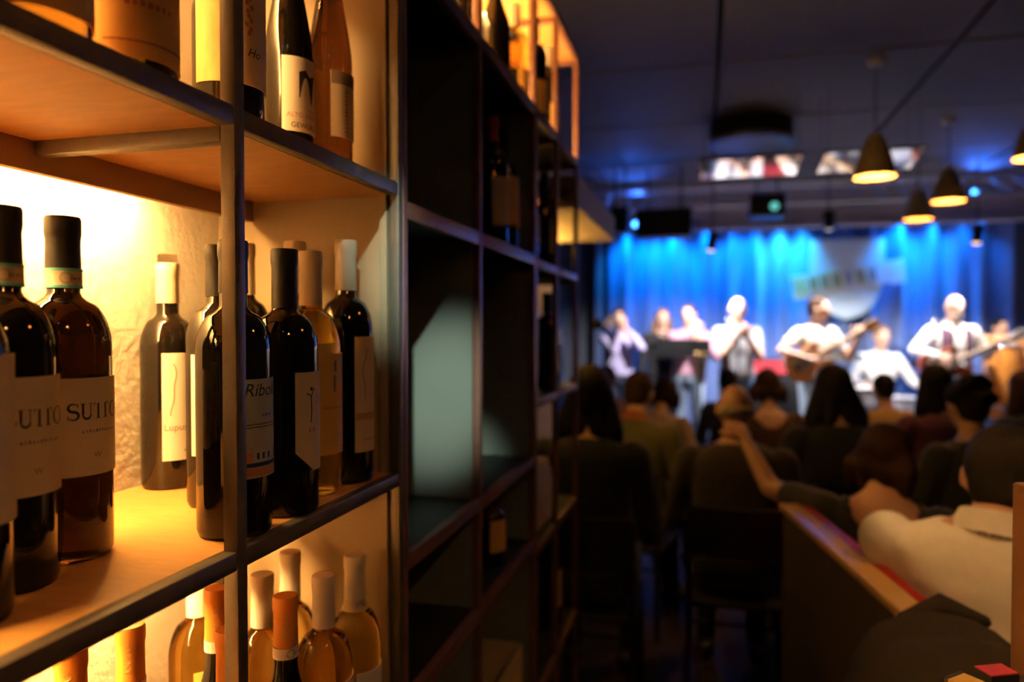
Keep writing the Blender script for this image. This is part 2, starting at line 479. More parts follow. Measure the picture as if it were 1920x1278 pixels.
def serif_sutto():
    g = G()
    def bar(x0, x1, z0, z1): g.add([(x0, z0, 0), (x1, z0, 0), (x1, z1, 0), (x0, z1, 0)], [(0, 1, 2, 3)])
    # S : two-arc stroke
    pts = []
    for k in range(13):
        a = R(40 + 230 * k / 12); pts.append((0.22 + 0.19 * math.cos(a), 0.53 + 0.17 * math.sin(a)))
    for k in range(1, 13):
        a = R(90 - 230 * k / 12); pts.append((0.22 + 0.21 * math.cos(a), 0.18 + 0.18 * math.sin(a)))
    def stroke(ps, w0, w1):
        n = len(ps)
        L = []
        for i, (x, z) in enumerate(ps):
            x2, z2 = ps[min(i + 1, n - 1)]; x1, z1 = ps[max(i - 1, 0)]
            dx, dz = x2 - x1, z2 - z1; l = math.hypot(dx, dz) or 1
            w = w0 + (w1 - w0) * abs(dz) / l
            w = w0 + (w1 - w0) * math.sin(PI * i / (n - 1))
            L += [(x - dz / l * w, z + dx / l * w, 0), (x + dz / l * w, z - dx / l * w, 0)]
        g.add(L, [(2 * i, 2 * i + 1, 2 * i + 3, 2 * i + 2) for i in range(n - 1)])
    stroke(pts, 0.02, 0.06)
    bar(0.38, 0.42, 0.54, 0.70); bar(0.0, 0.04, 0.0, 0.17)
    # U
    bar(0.56, 0.66, 0.2, 0.70); bar(0.92, 0.96, 0.2, 0.70); bar(0.50, 0.73, 0.67, 0.70); bar(0.86, 1.02, 0.67, 0.70)
    stroke([(0.61 + 0.165 - 0.165 * math.cos(PI * k / 12), 0.2 - 0.18 * math.sin(PI * k / 12)) for k in range(13)], 0.03, 0.05)
    # TT ligature
    bar(1.08, 1.92, 0.66, 0.70); bar(1.08, 1.11, 0.54, 0.68); bar(1.89, 1.92, 0.54, 0.68)
    for x in (1.25, 1.65): bar(x, x + 0.10, 0.0, 0.68); bar(x - 0.07, x + 0.17, 0.0, 0.03)
    # O
    ps = []; n = 24
    L = []
    for k in range(n + 1):
        a = 2 * PI * k / n
        L += [(2.32 + 0.34 * math.cos(a), 0.35 + 0.37 * math.sin(a), 0), (2.32 + 0.24 * math.cos(a), 0.35 + 0.33 * math.sin(a), 0)]
    g.add(L, [(2 * i, 2 * i + 1, 2 * i + 3, 2 * i + 2) for i in range(n)])
    return g.v, g.f
def write(g, rad, text, size, az, z, center=True, shear=0.0, vertical=False, mi=0):
    """lettering wrapped on a cylinder of radius rad; az is the azimuth of its middle (or start)"""
    vs, fs = serif_sutto() if text == '@SUTTO' else text_poly(text, shear)
    if not vs: return
    xs = [v[0] for v in vs]; w = max(xs) - min(xs); x0 = min(xs)
    out = []
    for v in vs:
        u = (v[0] - x0 - (w / 2 if center else 0)) * size; h = v[1] * size
        if vertical: u, h = -(h - size * 0.35), u
        a = az + u / rad
        out.append(((rad) * math.cos(a), (rad) * math.sin(a), z + h))
    g.add(out, fs, mi)
def flatpatch(g, rad, a0, a1, z0, z1, n=8, mi=0):
    vs = []
    for k in range(n + 1):
        a = a0 + (a1 - a0) * k / n
        vs += [(rad * math.cos(a), rad * math.sin(a), z0), (rad * math.cos(a), rad * math.sin(a), z1)]
    g.add(vs, [(2 * k, 2 * k + 2, 2 * k + 3, 2 * k + 1) for k in range(n)], mi)
def dashes(g, rad, n, size, az, z, vertical=False, mi=0):
    """print too small to read in the photograph: a row of short strokes"""
    rnd = random.Random(n * 7 + int(z * 1e4))
    step = size * 0.75
    for k in range(n):
        u = (k - (n - 1) / 2) * step; w = step * rnd.uniform(0.3, 0.7) / 2; h = size * rnd.uniform(0.45, 0.7)
        if vertical: flatpatch(g, rad, az - h / 2 / rad, az + h / 2 / rad, z + k * step, z + k * step + 2 * w, 2, mi)
        else: flatpatch(g, rad, az + (u - w) / rad, az + (u + w) / rad, z, z + h, 2, mi)
def line_on(g, rad, pts, w, mi=0):
    """thin drawn line; pts = (azimuth, z)"""
    vs = []
    n = len(pts)
    for i, (a, z) in enumerate(pts):
        a1, z1 = pts[max(i - 1, 0)]; a2, z2 = pts[min(i + 1, n - 1)]
        du = (a2 - a1) * rad; dz = z2 - z1; l = math.hypot(du, dz) or 1
        for sg in (1, -1):
            uu = a - sg * dz / l * w / rad; zz = z + sg * du / l * w
            vs.append((rad * math.cos(uu), rad * math.sin(uu), zz))
    g.add(vs, [(2 * i, 2 * i + 1, 2 * i + 3, 2 * i + 2) for i in range(n - 1)], mi)

def bottle(px, zc, zs, label, kind='bordeaux', Rb=0.0375, H=0.305, glass=None, cap=None, capz=0.80, paper=None, lz=(0.25, 0.56),
           half=60, art=None, band=None, az=0.0, stop=None, grp=None, pos=None, slant=0.0, shoulder_cap=False):
    p = Vector(pos) if pos else PX(px, zc)
    root = empty('wine_bottle', (p.x, p.y, zs))
    tag(root, label, 'bottle', grp)
    prof = profile(kind, Rb, H)
    gl = G().lathe(prof, 40).build('glass', glass or m_gdark, root, 40)
    if cap:
        z0 = H * capz
        r0 = r_at(prof, z0)
        pr = [(min(r_at(prof, z0 + (H * 0.93 - z0) * t), 0.0152) + 0.0010 - 0.0004 * t, z0 + (H * 0.93 - z0) * t) for t in (0, .2, .4, .6, .8, 1)]
        rt = 0.0138 * 1.045 + 0.0010
        pr += [(rt * 0.985, H * 0.945), (rt, H * 0.952), (rt, H * 0.990), (rt * 0.93, H * 0.9985), (rt * 0.5, H)]
        G().lathe(pr, 32, cap0=False).build('capsule', cap, root, 40)
        if cap is m_caporange:
            g = G(); write(g, 0.0138 + 0.0013, 'ANKARA', 0.0105, R(-58), H * capz + 0.010, center=False, vertical=True)
            co = children(root)[-1]; g.build('lettering', m_inkgold, co)
    if stop:
        G().lathe([(0.0115, H * 0.975), (0.0115, H * 1.0), (0.0125, H * 1.002), (0.0125, H * 1.035), (0.010, H * 1.04)], 24).build('stopper', stop, root, 40)
    if band:
        z0, z1, bm_, edge = band
        g = G()
        zs_ = [H * z0, H * (z0 + z1) / 2, H * z1]
        rr = [max(r_at(prof, z), 0.0138) + 0.0016 for z in zs_]
        g.lathe(list(zip(rr, zs_)), 32, cap0=False, cap1=False)
        b = g.build('neck_band', bm_, root, 40)
        if edge:
            g = G()
            for z in (H * z0 - 0.0004, H * z1 - 0.0022): g.lathe([(rr[1] + 0.0005, z), (rr[1] + 0.0005, z + 0.0026)], 32, cap0=False, cap1=False)
            g.build('band_edge', edge, b, 40)
        g = G(); ra = rr[1] + 0.0006
        for q in (0.0055, 0.0042):
            line_on(g, ra, [(R(-35) + q / ra * math.cos(2 * PI * k / 20), (zs_[0] + zs_[2]) / 2 + q * math.sin(2 * PI * k / 20)) for k in range(21)], 0.00025)
        dashes(g, ra, 4, 0.004, R(-5), zs_[1] - 0.0015)
        g.build('band_print', m_inkgrey, b)
    if paper:
        g = G(); ra = Rb + 0.0016
        patch(g, ra, az - R(half), az + R(half), H * lz[0], H * lz[1], 36, slant=slant)
        lb = g.build('label', paper, root, 40)
        if art: art(lb, ra + 0.0004, H * lz[0], H * lz[1], az)
    return root

# label drawings: each adds printed sheets as children of the paper label
def art_sutto(lb, r, z0, z1, az):
    h = z1 - z0
    g = G(); write(g, r, '@SUTTO', 0.0205, az - R(4), z0 + h * 0.58); g.build('lettering', m_ink, lb)
    g = G(); dashes(g, r, 12, 0.0042, az, z0 + h * 0.44); g.build('small_print', m_inkgrey, lb)
    g = G(); write(g, r, 'W', 0.0075, az - R(6), z0 + h * 0.18); g.build('monogram', m_inkgrey, lb)
def squiggle(r, az, zc, h, seed=0):
    return [(az + (0.0028 * math.sin(5.2 * t + seed) + 0.0015 * math.sin(11 * t)) / r, zc + h * (0.5 - t)) for t in [k / 28 for k in range(29)]]
def art_lupus(lb, r, z0, z1, az):
    h = z1 - z0
    g = G(); line_on(g, r, squiggle(r, az - R(40), z0 + h * 0.66, h * 0.48), 0.0006); g.build('drawn_line', m_inkgrey, lb)
    g = G(); write(g, r, 'Lupus', 0.0125, az - R(36), z0 + h * 0.28); g.build('lettering', m_inkgrey, lb)
    g = G(); dashes(g, r, 9, 0.0038, az, z0 + h * 0.08); g.build('small_print', m_inkgrey, lb)
def art_lines(lb, r, z0, z1, az):
    h = z1 - z0; rnd = random.Random(5)
    g = G()
    for k in range(8):
        z = z0 + h * (0.1 + 0.1 * k); flatpatch(g, r, az - R(50), az - R(50) + R(20 + 30 * rnd.random()), z, z + 0.0010)
    g.build('small_print', m_inkgrey, lb)
def art_ribolla(lb, r, z0, z1, az):
    h = z1 - z0
    g = G(); write(g, r, 'Ribolla', 0.0185, az - R(40), z0 + h * 0.83, center=False, shear=0.25); g.build('lettering', m_ink, lb)
    g = G()
    for zz in (0.545, 0.515): line_on(g, r, [(az + R(-45 + 90 * k / 20), z0 + h * zz + 0.0004 * math.sin(k * 1.7)) for k in range(21)], 0.0004)
    dashes(g, r, 4, 0.005, az - R(2), z0 + h * 0.62)
    g.build('small_print', m_ink, lb)
    g = G(); flatpatch(g, r, az - R(54), az + R(54), z0 + h * 0.02, z0 + h * 0.10); flatpatch(g, r, az - R(54), az - R(30), z0 + h * 0.16, z0 + h * 0.26)
    g.add([], [])
    pts = [(-30, .16), (20, .16), (20, .30), (-4, .345), (-30, .30)]
    g.add([(r * 1.004 * math.cos(az + R(a)), r * 1.004 * math.sin(az + R(a)), z0 + h * z) for a, z in pts], [tuple(range(5))])
    g.build('painted_house', m_terra, lb)
    g = G()
    for a in (-22, -12, -1): flatpatch(g, r + 0.0006, az + R(a), az + R(a + 4), z0 + h * 0.19, z0 + h * 0.255, 2)
    flatpatch(g, r + 0.0003, az - R(54), az + R(54), z0 + h * 0.115, z0 + h * 0.155)
    g.build('painted_windows', m_ink, lb)
def art_figure(lb, r, z0, z1, az):
    h = z1 - z0
    g = G(); a0 = az - R(12); zt = z0 + h * 0.76
    line_on(g, r, [(a0, zt), (a0 + R(1), zt - h * 0.15), (a0 - R(1), zt - h * 0.27)], 0.0008)
    line_on(g, r, [(a0 - R(9), zt + 0.003), (a0, zt), (a0 + R(8), zt + 0.008)], 0.0008)
    ps = [(r * math.cos(a0 + R(1) + 0.0022 / r * math.cos(t)), r * math.sin(a0 + R(1) + 0.0022 / r * math.cos(t)), zt + 0.008 + 0.0022 * math.sin(t)) for t in [2 * PI * k / 12 for k in range(12)]]
    g.add(ps, [tuple(range(12))])
    g.build('dancing_figure', m_ink, lb)
    g = G(); write(g, r, 'KA', 0.0085, az - R(10), z0 + h * 0.39, shear=0.2); g.build('lettering', m_inkgrey, lb)
def art_gold(lb, r, z0, z1, az):
    h = z1 - z0
    g = G(); dashes(g, r, 9, 0.006, az - R(8), z0 + h * 0.45); g.build('lettering', m_terra, lb)
    g = G(); flatpatch(g, r, az - R(14), az - R(8), z0 + h * 0.82, z0 + h * 0.93, 2); flatpatch(g, r, az - R(16), az - R(10), z0 + h * 0.62, z0 + h * 0.78, 2)
    g.build('printed_emblem', m_inkgrey, lb)
def art_curve(lb, r, z0, z1, az):
    h = z1 - z0
    g = G(); line_on(g, r, squiggle(r, az - R(22), z0 + h * 0.68, h * 0.45, 2), 0.0006); g.build('drawn_line', m_inkgrey, lb)
    g = G(); flatpatch(g, r, az - R(44), az + R(44), z0 + h * 0.28, z0 + h * 0.34); g.build('printed_band', m_inkgold, lb)
    g = G(); dashes(g, r, 6, 0.005, az - R(12), z0 + h * 0.10); g.build('small_print', m_inkgrey, lb)
def art_jh(lb, r, z0, z1, az):
    h = z1 - z0
    g = G(); flatpatch(g, r, az - R(109), az - R(58), z0, z1, 12); g.build('bark_print', m_bark, lb)
    g = G(); write(g, r, 'J. Ho', 0.013, az - R(22), z0 + h * 0.20, shear=0.35); g.build('lettering', m_ink, lb)
    g = G()
    for k in range(9):
        t = k / 8; a = az - R(22) + 0.003 * math.sin(k * 2.4) / r
        zc = z0 + h * (0.36 + 0.24 * t)
        g.add([(r * math.cos(a + 0.0025 / r * math.cos(u)), r * math.sin(a + 0.0025 / r * math.cos(u)), zc + 0.003 * math.sin(u)) for u in [2 * PI * i / 8 for i in range(8)]], [tuple(range(8))])
    write(g, r, 'EPH', 0.007, az - R(22), z0 + h * 0.82); write(g, r, '2018', 0.006, az - R(38), z0 + h * 0.74)
    g.build('printed_emblem', m_terra, lb)
def art_gewurz(lb, r, z0, z1, az):
    h = z1 - z0
    g = G(); write(g, r, 'GEWÜRZ', 0.0095, az - R(20), z0 + h * 0.05); g.build('lettering', m_ink, lb)
    g = G(); write(g, r, 'ALTO ADIGE', 0.0085, az - R(22), z0 + h * 0.19); dashes(g, r, 6, 0.004, az, z0 + h * 0.29); g.build('small_print', m_terra, lb)
    g = G()
    pts = [(-36, .46), (0, .40), (30, .42), (34, .66), (10, .80), (-8, .76), (-20, .84), (-36, .80)]
    g.add([(r * math.cos(az + R(a)), r * math.sin(az + R(a)), z0 + h * z) for a, z in pts for _ in (0,)], [(0, 1, 6, 7), (1, 2, 3, 4), (1, 4, 5, 6)])
    g.build('printed_landscape', m_ink, lb)
def art_vertical(lb, r, z0, z1, az):
    h = z1 - z0
    g = G(); dashes(g, r, 13, 0.007, az - R(18), z0 + h * 0.08, vertical=True); g.build('lettering', m_inkgrey, lb)
    g = G(); flatpatch(g, r, az - R(58), az + R(58), z0 + h * 0.80, z1, 16); g.build('printed_band', m_inkgrey, lb)
def art_script(lb, r, z0, z1, az):
    h = z1 - z0
    g = G(); write(g, r, 'La Tour', 0.021, az - R(34), z0 + h * 0.60, shear=0.45); g.build('lettering', m_ink, lb)
    g = G(); dashes(g, r, 7, 0.008, az - R(26), z0 + h * 0.28); flatpatch(g, r, az - R(80), az + R(30), z0 + h * 0.08, z0 + h * 0.095, 12); g.build('small_print', m_terra, lb)

Z1, Z2, Z3 = 0.916, 1.334, 1.758
# middle shelf
bottle(-96, 0.526, Z2, 'dark red wine bottle at the near end of the middle shelf, cream label', paper=m_paper, lz=(0.24, 0.64), half=125, cap=m_capblk, glass=m_gdark, art=art_lines)
bottle(5, 0.604, Z2, 'black wine bottle lettered SUTTO with black foil and no amber glow', H=0.315, Rb=0.0385, paper=m_paper, lz=(0.25, 0.555), half=130, cap=m_capblk, capz=0.845, band=(0.79, 0.845, m_paper, m_teal), art=art_sutto)
bottle(120, 0.685, Z2, 'amber wine bottle lettered SUTTO with teal edged neck band', H=0.318, Rb=0.0395, glass=m_gbrown, paper=m_paper, lz=(0.25, 0.53), half=130, cap=m_capblk, capz=0.845, band=(0.79, 0.845, m_paper, m_teal), art=art_sutto)
bottle(315, 0.985, Z2, 'black bottle lettered Lupus with pale stopper, against the lit plaster wall', Rb=0.0345, H=0.30, paper=m_paperw, lz=(0.13, 0.60), half=63, cap=m_capcream, capz=0.82, stop=m_clearstop, art=art_lupus)
bottle(410, 0.89, Z2, 'black bottle hidden behind the Ribolla bottle, narrow white label', H=0.314, paper=m_paperw, lz=(0.20, 0.58), half=105, cap=m_capblk, art=art_lines)
bottle(438, 0.764, Z2, 'black bottle lettered Ribolla with painted house on its label', paper=m_paperbl, lz=(0.20, 0.53), half=56, cap=m_capblk, capz=0.82, art=art_ribolla)
bottle(459, 1.04, Z2, 'dark bottle with cream foil behind the rack post', Rb=0.036, cap=m_capcream, capz=0.78, paper=m_paper, half=50, H=0.333)
bottle(534, 0.850, Z2, 'dark bottle with a dancing figure on its slanted cream label', glass=m_gdark, H=0.305, paper=m_paper, lz=(0.165, 0.535), half=42, slant=0.022, cap=m_capblk, capz=0.775, art=art_figure)
bottle(554, 1.035, Z2, 'bottle with cream foil tucked behind the golden wine', Rb=0.035, H=0.335, cap=m_capcream, capz=0.78, paper=m_paperw, half=50, glass=m_gclear, kind='clear')
bottle(583, 0.945, Z2, 'clear bottle of golden wine with cream foil and gold label', kind='clear', glass=m_gclear, H=0.312, paper=m_papergold, lz=(0.17, 0.58), half=62, cap=m_capcream, capz=0.775, art=art_gold)
bottle(649, 1.02, Z2, 'black bottle with cream foil and a wavy line label by the side panel', H=0.335, Rb=0.0365, paper=m_paper, lz=(0.13, 0.60), half=45, cap=m_capcream, capz=0.79, art=art_curve)
# lower shelf
bottle(532, 0.888, Z1, 'dark bottle with orange ANKARA foil, upright beside the white foil bottles', kind='burgundy', H=0.305, cap=m_caporange, capz=0.80, band=(0.755, 0.80, m_paperw, None), paper=m_paper)
bottle(488, 0.965, Z1, 'white wine bottle with white foil beside the rack post, lower shelf', kind='clear', glass=m_gclear, cap=m_capwhite, capz=0.775, paper=m_paperw)
bottle(541, 1.045, Z1, 'white wine bottle with white foil at the back of the lower shelf', kind='clear', glass=m_gclear, cap=m_capwhite, capz=0.775, paper=m_paperw, H=0.31, Rb=0.0355)
bottle(604, 0.962, Z1, 'golden white wine bottle with ribbed white foil, lower shelf front', kind='clear', glass=m_ggold, cap=m_capwhite, capz=0.775, paper=m_paperw)
bottle(663, 1.03, Z1, 'pale white wine bottle with white foil against the cream side panel', kind='clear', glass=m_gclear, cap=m_capwhite, capz=0.80, paper=m_paperw, lz=(0.2, 0.50), H=0.31, Rb=0.036, band=(0.755, 0.80, m_capcream, None))
bottle(403, 0.895, Z1, 'dark bottle with orange foil and white band left of the post', kind='burgundy', H=0.312, cap=m_caporange, capz=0.80, band=(0.755, 0.80, m_paperw, None), paper=m_paper)
bottle(426, 0.805, Z1, 'dark bottle with orange ANKARA foil close against the post', kind='burgundy', H=0.298, cap=m_caporange, capz=0.79, band=(0.745, 0.79, m_paperw, None), paper=m_paper)
bottle(366, 1.0, Z1, 'golden wine bottle with white foil by the lit wall, lower shelf', kind='clear', glass=m_ggold, cap=m_capwhite, capz=0.775, paper=m_papergold)
bottle(238, 0.80, Z1, 'dark sloping bottle with orange foil and white band before the bright wall', kind='burgundy', H=0.305, Rb=0.039, cap=m_caporange, capz=0.80, band=(0.755, 0.80, m_paperw, None), paper=m_paper)
bottle(125, 0.725, Z1, 'dark sloping bottle whose orange foil is hidden by the shelf rail', kind='burgundy', H=0.31, cap=m_caporange, capz=0.80, paper=m_paper)
bottle(118, 0.652, Z1, 'dark bottle with rounded black foil top under the shelf rail', H=0.305, cap=m_capblk, paper=m_paper)
# upper shelf
bottle(433, 0.81, Z3, 'dark bottle with cream script label behind the rack post, upper shelf', kind='burgundy', paper=m_paper, lz=(0.16, 0.66), half=110, cap=m_capblk, art=art_jh)
bottle(545, 0.975, Z3, 'slender black bottle lettered GEWÜRZ with a landscape label', kind='flute', Rb=0.031, H=0.33, paper=m_paperw, lz=(0.13, 0.42), half=75, cap=m_capblk, capz=0.86, art=art_gewurz)
bottle(621, 1.02, Z3, 'slender amber bottle with vertical print beside the side panel', kind='flute', Rb=0.0305, H=0.34, glass=m_gamb2, paper=m_paper, lz=(0.14, 0.40), half=60, cap=m_capgold, capz=0.86, art=art_vertical)
bottle(252, 0.645, Z3, 'olive glass bottle with wide gold script label on the upper shelf', glass=m_ggreen, paper=m_papergold, lz=(0.05, 0.55), half=125, cap=m_capgold, art=art_script)
bottle(72, 0.545, Z3, 'golden bottle with plain gold label on the upper shelf', glass=m_ggold, paper=m_papergold, lz=(0.05, 0.55), half=100, cap=m_capgold, art=art_lines)
bottle(-112, 0.466, Z3, 'olive bottle with red foil at the near end of the upper shelf', glass=m_ggreen, paper=m_terra, lz=(0.10, 0.5), half=100, cap=m_capred)

# dark rack contents
def bp(y, p): return (XF - p, y, 0)
zB = BZ[2]
bottle(0, 0, zB, 'dark bottle with red foil in the unlit rack', pos=bp(1.66, 0.055), cap=m_capred, paper=m_paper, lz=(0.15, 0.52), half=75)
bottle(0, 0, zB, 'dark bottle with tan label next to the red foil bottle', pos=bp(1.775, 0.06), cap=m_capblk, paper=m_papergold, lz=(0.2, 0.6), half=75)
bottle(0, 0, zB, 'dark bottle at the back of the unlit rack, tan label', pos=bp(1.70, 0.17), cap=m_capblk, paper=m_papergold, half=60)
bottle(0, 0, BZ[4], 'stubby dark bottle with tan label in the low cell of the unlit rack', pos=bp(1.66, 0.06), H=0.175, Rb=0.034, cap=m_capblk, paper=m_papergold, lz=(0.2, 0.62), half=75)
for k, (y, p, cp, lab, lz) in enumerate([(1.94, .05, m_capblk, 'dark bottle with slim cream label in the open rack below the lit row', (0.2, .55)),
        (2.06, .07, m_capgold, 'dark bottle with gold foil in the open rack', (0.2, .45)),
        (2.26, .06, m_capblk, 'dark bottle with black foil at the middle post of the open rack', (0.15, .5)),
        (2.41, .10, m_capblk, 'dark bottle with low tan label near the end post of the open rack', (0.1, .4))]):
    bottle(0, 0, CZs[2], lab, pos=bp(y, p), cap=cp, paper=m_paper, lz=lz, half=50)
bottle(0, 0, CZs[3], 'bottle with white foil and red label in the open rack', pos=bp(1.95, .05), cap=m_capwhite, capz=0.86, paper=m_red, lz=(0.5, .62), half=60, H=0.33)
bottle(0, 0, CZs[3], 'dark bottle with gold label beside the white foil bottle', pos=bp(2.07, .08), cap=m_capblk, paper=m_papergold, lz=(0.15, .5), half=60)
bottle(0, 0, CZs[3], 'dark bottle with tall cream label near the end post, lower cell', pos=bp(2.30, .06), cap=m_capblk, paper=m_paper, lz=(0.15, .62), half=50)
bottle(0, 0, CZs[3], 'dark bottle at the end post of the open rack, lower cell', pos=bp(2.44, .08), cap=m_capblk, paper=m_paper, lz=(0.15, .45), half=40)
bottle(0, 0, CZs[5], 'lone dark bottle with cream label on the low shelf of the open rack', pos=bp(2.40, .07), cap=m_capblk, paper=m_papergold, lz=(0.2, .6), half=60)
# lit top row
top = [(1.10, .06, m_gclear, m_capcream, 'pale bottle with cream foil on the lit top row by the first post'),
       (1.22, .16, m_ggold, m_capgold, 'golden bottle glowing at the back of the lit top row'),
       (1.44, .05, m_gdark, m_capblk, 'black bottle on the lit top row right after the second post'),
       (1.56, .10, m_ggold, m_capwhite, 'golden bottle with white foil on the lit top row'),
       (1.70, .06, m_gdark, m_capblk, 'black bottle with sloping shoulders on the lit top row'),
       (1.80, .15, m_gclear, m_capgold, 'clear bottle with gold foil on the lit top row')]
for y, p, gl, cp, lab in top:
    bottle(0, 0, BZ[1], lab, pos=bp(y, p), glass=gl, cap=cp, paper=m_papergold if gl is not m_gdark else None, kind='burgundy', lz=(0.1, 0.35))
for y, p, gl, cp, lab in [(1.97, .08, m_ggold, m_capcream, 'golden bottle with cream foil on the top shelf of the open rack'),
                          (2.07, .05, m_gdark, m_capblk, 'black bottle on the top shelf of the open rack'),
                          (2.30, .06, m_gdark, m_capwhite, 'black bottle with white foil on the top shelf of the open rack')]:
    bottle(0, 0, CZs[1], lab, pos=bp(y, p), glass=gl, cap=cp, paper=m_papergold, lz=(0.1, 0.4))

# boxes, papers and a bag on the dark racks
m_card = mat('cream_cardboard', (0.62, 0.46, 0.25), 0.75, var=0.08)
bx = tag(empty('carton', (XF - 0.14, 1.62, BZ[5])), 'open cream cardboard carton low in the unlit rack', 'carton')
for nm, a in (('side', (XF - .03, XF - .026, 1.42, 1.84, 0)), ('side', (XF - .27, XF - .266, 1.42, 1.84, 0)), ('end', (XF - .266, XF - .03, 1.42, 1.424, 0)), ('end', (XF - .266, XF - .03, 1.836, 1.84, 0)), ('bottom', (XF - .266, XF - .03, 1.424, 1.836, 1))):
    part(G().box(a[0], a[1], a[2], a[3], BZ[5] + 0.0005, BZ[5] + (0.12 if not a[4] else 0.004)), nm, m_card, bx)
part(G().box(-0.012, 0.012, -0.04, 0.04, 0, 0.003, M=Matrix.Translation((XF - 0.024, 1.75, BZ[5] + 0.055)) @ Matrix.Rotation(PI / 2, 4, 'Y')), 'sticker', m_papergold, bx)
m_mag = mat('magazine_cover', (0.35, 0.22, 0.12), 0.4, var=0.3, scale=12)
m_mag2 = mat('leaflet_paper', (0.45, 0.36, 0.28), 0.5, var=0.15, scale=12)
for k, (y, tilt, lab) in enumerate([(1.06, 8, 'brown magazine leaning in the unlit rack, nearest its first post'), (1.11, 14, 'magazine leaning between two others in the unlit rack'), (1.17, 20, 'most tilted magazine leaning in the unlit rack')]):
    M = Matrix.Translation((XF - 0.15, y, BZ[5] + 0.002)) @ Matrix.Rotation(R(tilt), 4, 'X')
    e = tag(empty('magazine', (XF - 0.15, y, BZ[5])), lab, 'magazine', 'magazines in the unlit rack')
    part(G().box(-0.105, 0.105, 0, 0.0035, 0, 0.285, M=M), 'pages', m_mag2, e)
    part(G().box(-0.106, 0.106, -0.001, 0.0, 0, 0.287, M=M), 'cover', m_mag, e)
m_bag = mat('cream_paper_bag', (0.66, 0.50, 0.30), 0.7, var=0.12, bump=0.3, bscale=30)
e = tag(empty('paper_bag', (XF - 0.13, 2.2, CZs[4])), 'crumpled cream paper bag on the open rack shelf', 'bag')
g = G(); rnd = random.Random(3)
rings = []
for i in range(7):
    t = i / 6
    rings.append([(XF - 0.13 + (0.10 - 0.03 * t) * math.copysign(abs(math.cos(a)) ** 0.5, math.cos(a)) + rnd.uniform(-.006, .006), 2.2 + (0.24 - 0.05 * t) * math.copysign(abs(math.sin(a)) ** 0.5, math.sin(a)) + rnd.uniform(-.008, .008), CZs[4] + 0.0005 + 0.15 * t + (rnd.uniform(-.006, .006) if i else 0)) for a in [2 * PI * k / 20 for k in range(20)]])
vs = [p for r_ in rings for p in r_]
fs = [(i * 20 + k, i * 20 + (k + 1) % 20, (i + 1) * 20 + (k + 1) % 20, (i + 1) * 20 + k) for i in range(6) for k in range(20)] + [tuple(range(20)), tuple(range(120, 140))]
part(g.add(vs, fs), 'bag_body', m_bag, e, 50)
g = G(); g.box(XF - 0.19, XF - 0.07, 2.02, 2.38, CZs[4] + 0.145, CZs[4] + 0.165, bev=0.006); part(g, 'folded_top', m_bag, e, 50)

# ------------------------------------------------------------------ pendant lamps
m_shade = mat('pendant_shade', (0.42, 0.32, 0.15), 0.6, var=0.15)
m_shadein = mat('pendant_shade_inside', (0.85, 0.50, 0.20), 0.6, var=0.05)
m_bulb = mat('pendant_bulb', (1, 0.9, 0.7), 0.5, emit=(1.0, 0.45, 0.10), estr=8, var=0.02)
m_cord = mat('lamp_cord', (0.02, 0.02, 0.02), 0.6, var=0.1)
m_rose = mat('lamp_rose', (0.55, 0.52, 0.52), 0.5, var=0.05)
def pendant(p, zbot, label, power=18, big=1.0, lz=0.25, off=False):
    r = empty('pendant_lamp', (p.x, p.y, CZ))
    tag(r, label, 'lamp', None)
    h = zbot - CZ; R0 = 0.11 * big; L = 0.245 * big
    G().lathe([(R0, h), (R0 * 0.93, h + L * 0.25), (R0 * 0.72, h + L * 0.6), (R0 * 0.40, h + L * 0.9), (R0 * 0.24, h + L), (0.004, h + L + 0.004)], 36, cap0=False).build('shade', m_shade, r, 40)
    G().lathe([(R0 * 0.985, h + 0.001), (R0 * 0.91, h + L * 0.25), (R0 * 0.70, h + L * 0.6), (R0 * 0.38, h + L * 0.88), (0.01, h + L * 0.92)], 36, cap0=False).build('shade_lining', m_shadein, r, 40)
    G().ball((0, 0, h + L * 0.42), 0.03 * big, 16, 10).build('bulb', m_bulb, r, 60)
    G().lathe([(0.012, h + L * 0.5), (0.014, h + L * 0.9)], 12).build('socket', m_cord, r, 40)
    G().tube([(0, 0, h + L), (0, 0, -0.02)], 0.004, 8).build('cord', m_cord, r, 40)
    G().lathe([(0.045, -0.0015), (0.045, -0.02), (0.03, -0.035), (0.008, -0.04)], 24).build('ceiling_rose', m_rose, r, 40)
    lt = point('pendant_light_offscreen' if off else 'pendant_light', (p.x, p.y, zbot + L * lz), power, (1.0, 0.54, 0.20), 0.035)
    return r
pendant(PX(1637, 4.15), HY(333, 4.15), 'cone pendant lamp glowing orange, hung closest to the wine racks', 13)
pendant(PX(1775, 5.35), HY(378, 5.35), 'cone pendant lamp hanging between two others before the stage', 11)
pendant(PX(1719, 6.15), HY(412, 6.15), 'cone pendant lamp with dim orange rim closest to the stage curtain', 7)
pendant(PX(1932, 4.6), HY(298, 4.6), 'cone pendant lamp nearest the right hand wall', 13)
pendant(CP(1.15, 0.90), 2.36, 'unseen cone pendant lamp above the booth', 90, lz=0.5, off=True)  # unseen lamp, set far stronger than the other pendants to brighten the white shirt

pendant(CP(0.55, -0.45), 2.36, 'unseen cone pendant lamp added above the rack aisle', 14, lz=0.3, off=True)  # added out of view to lift the dim bottle labels
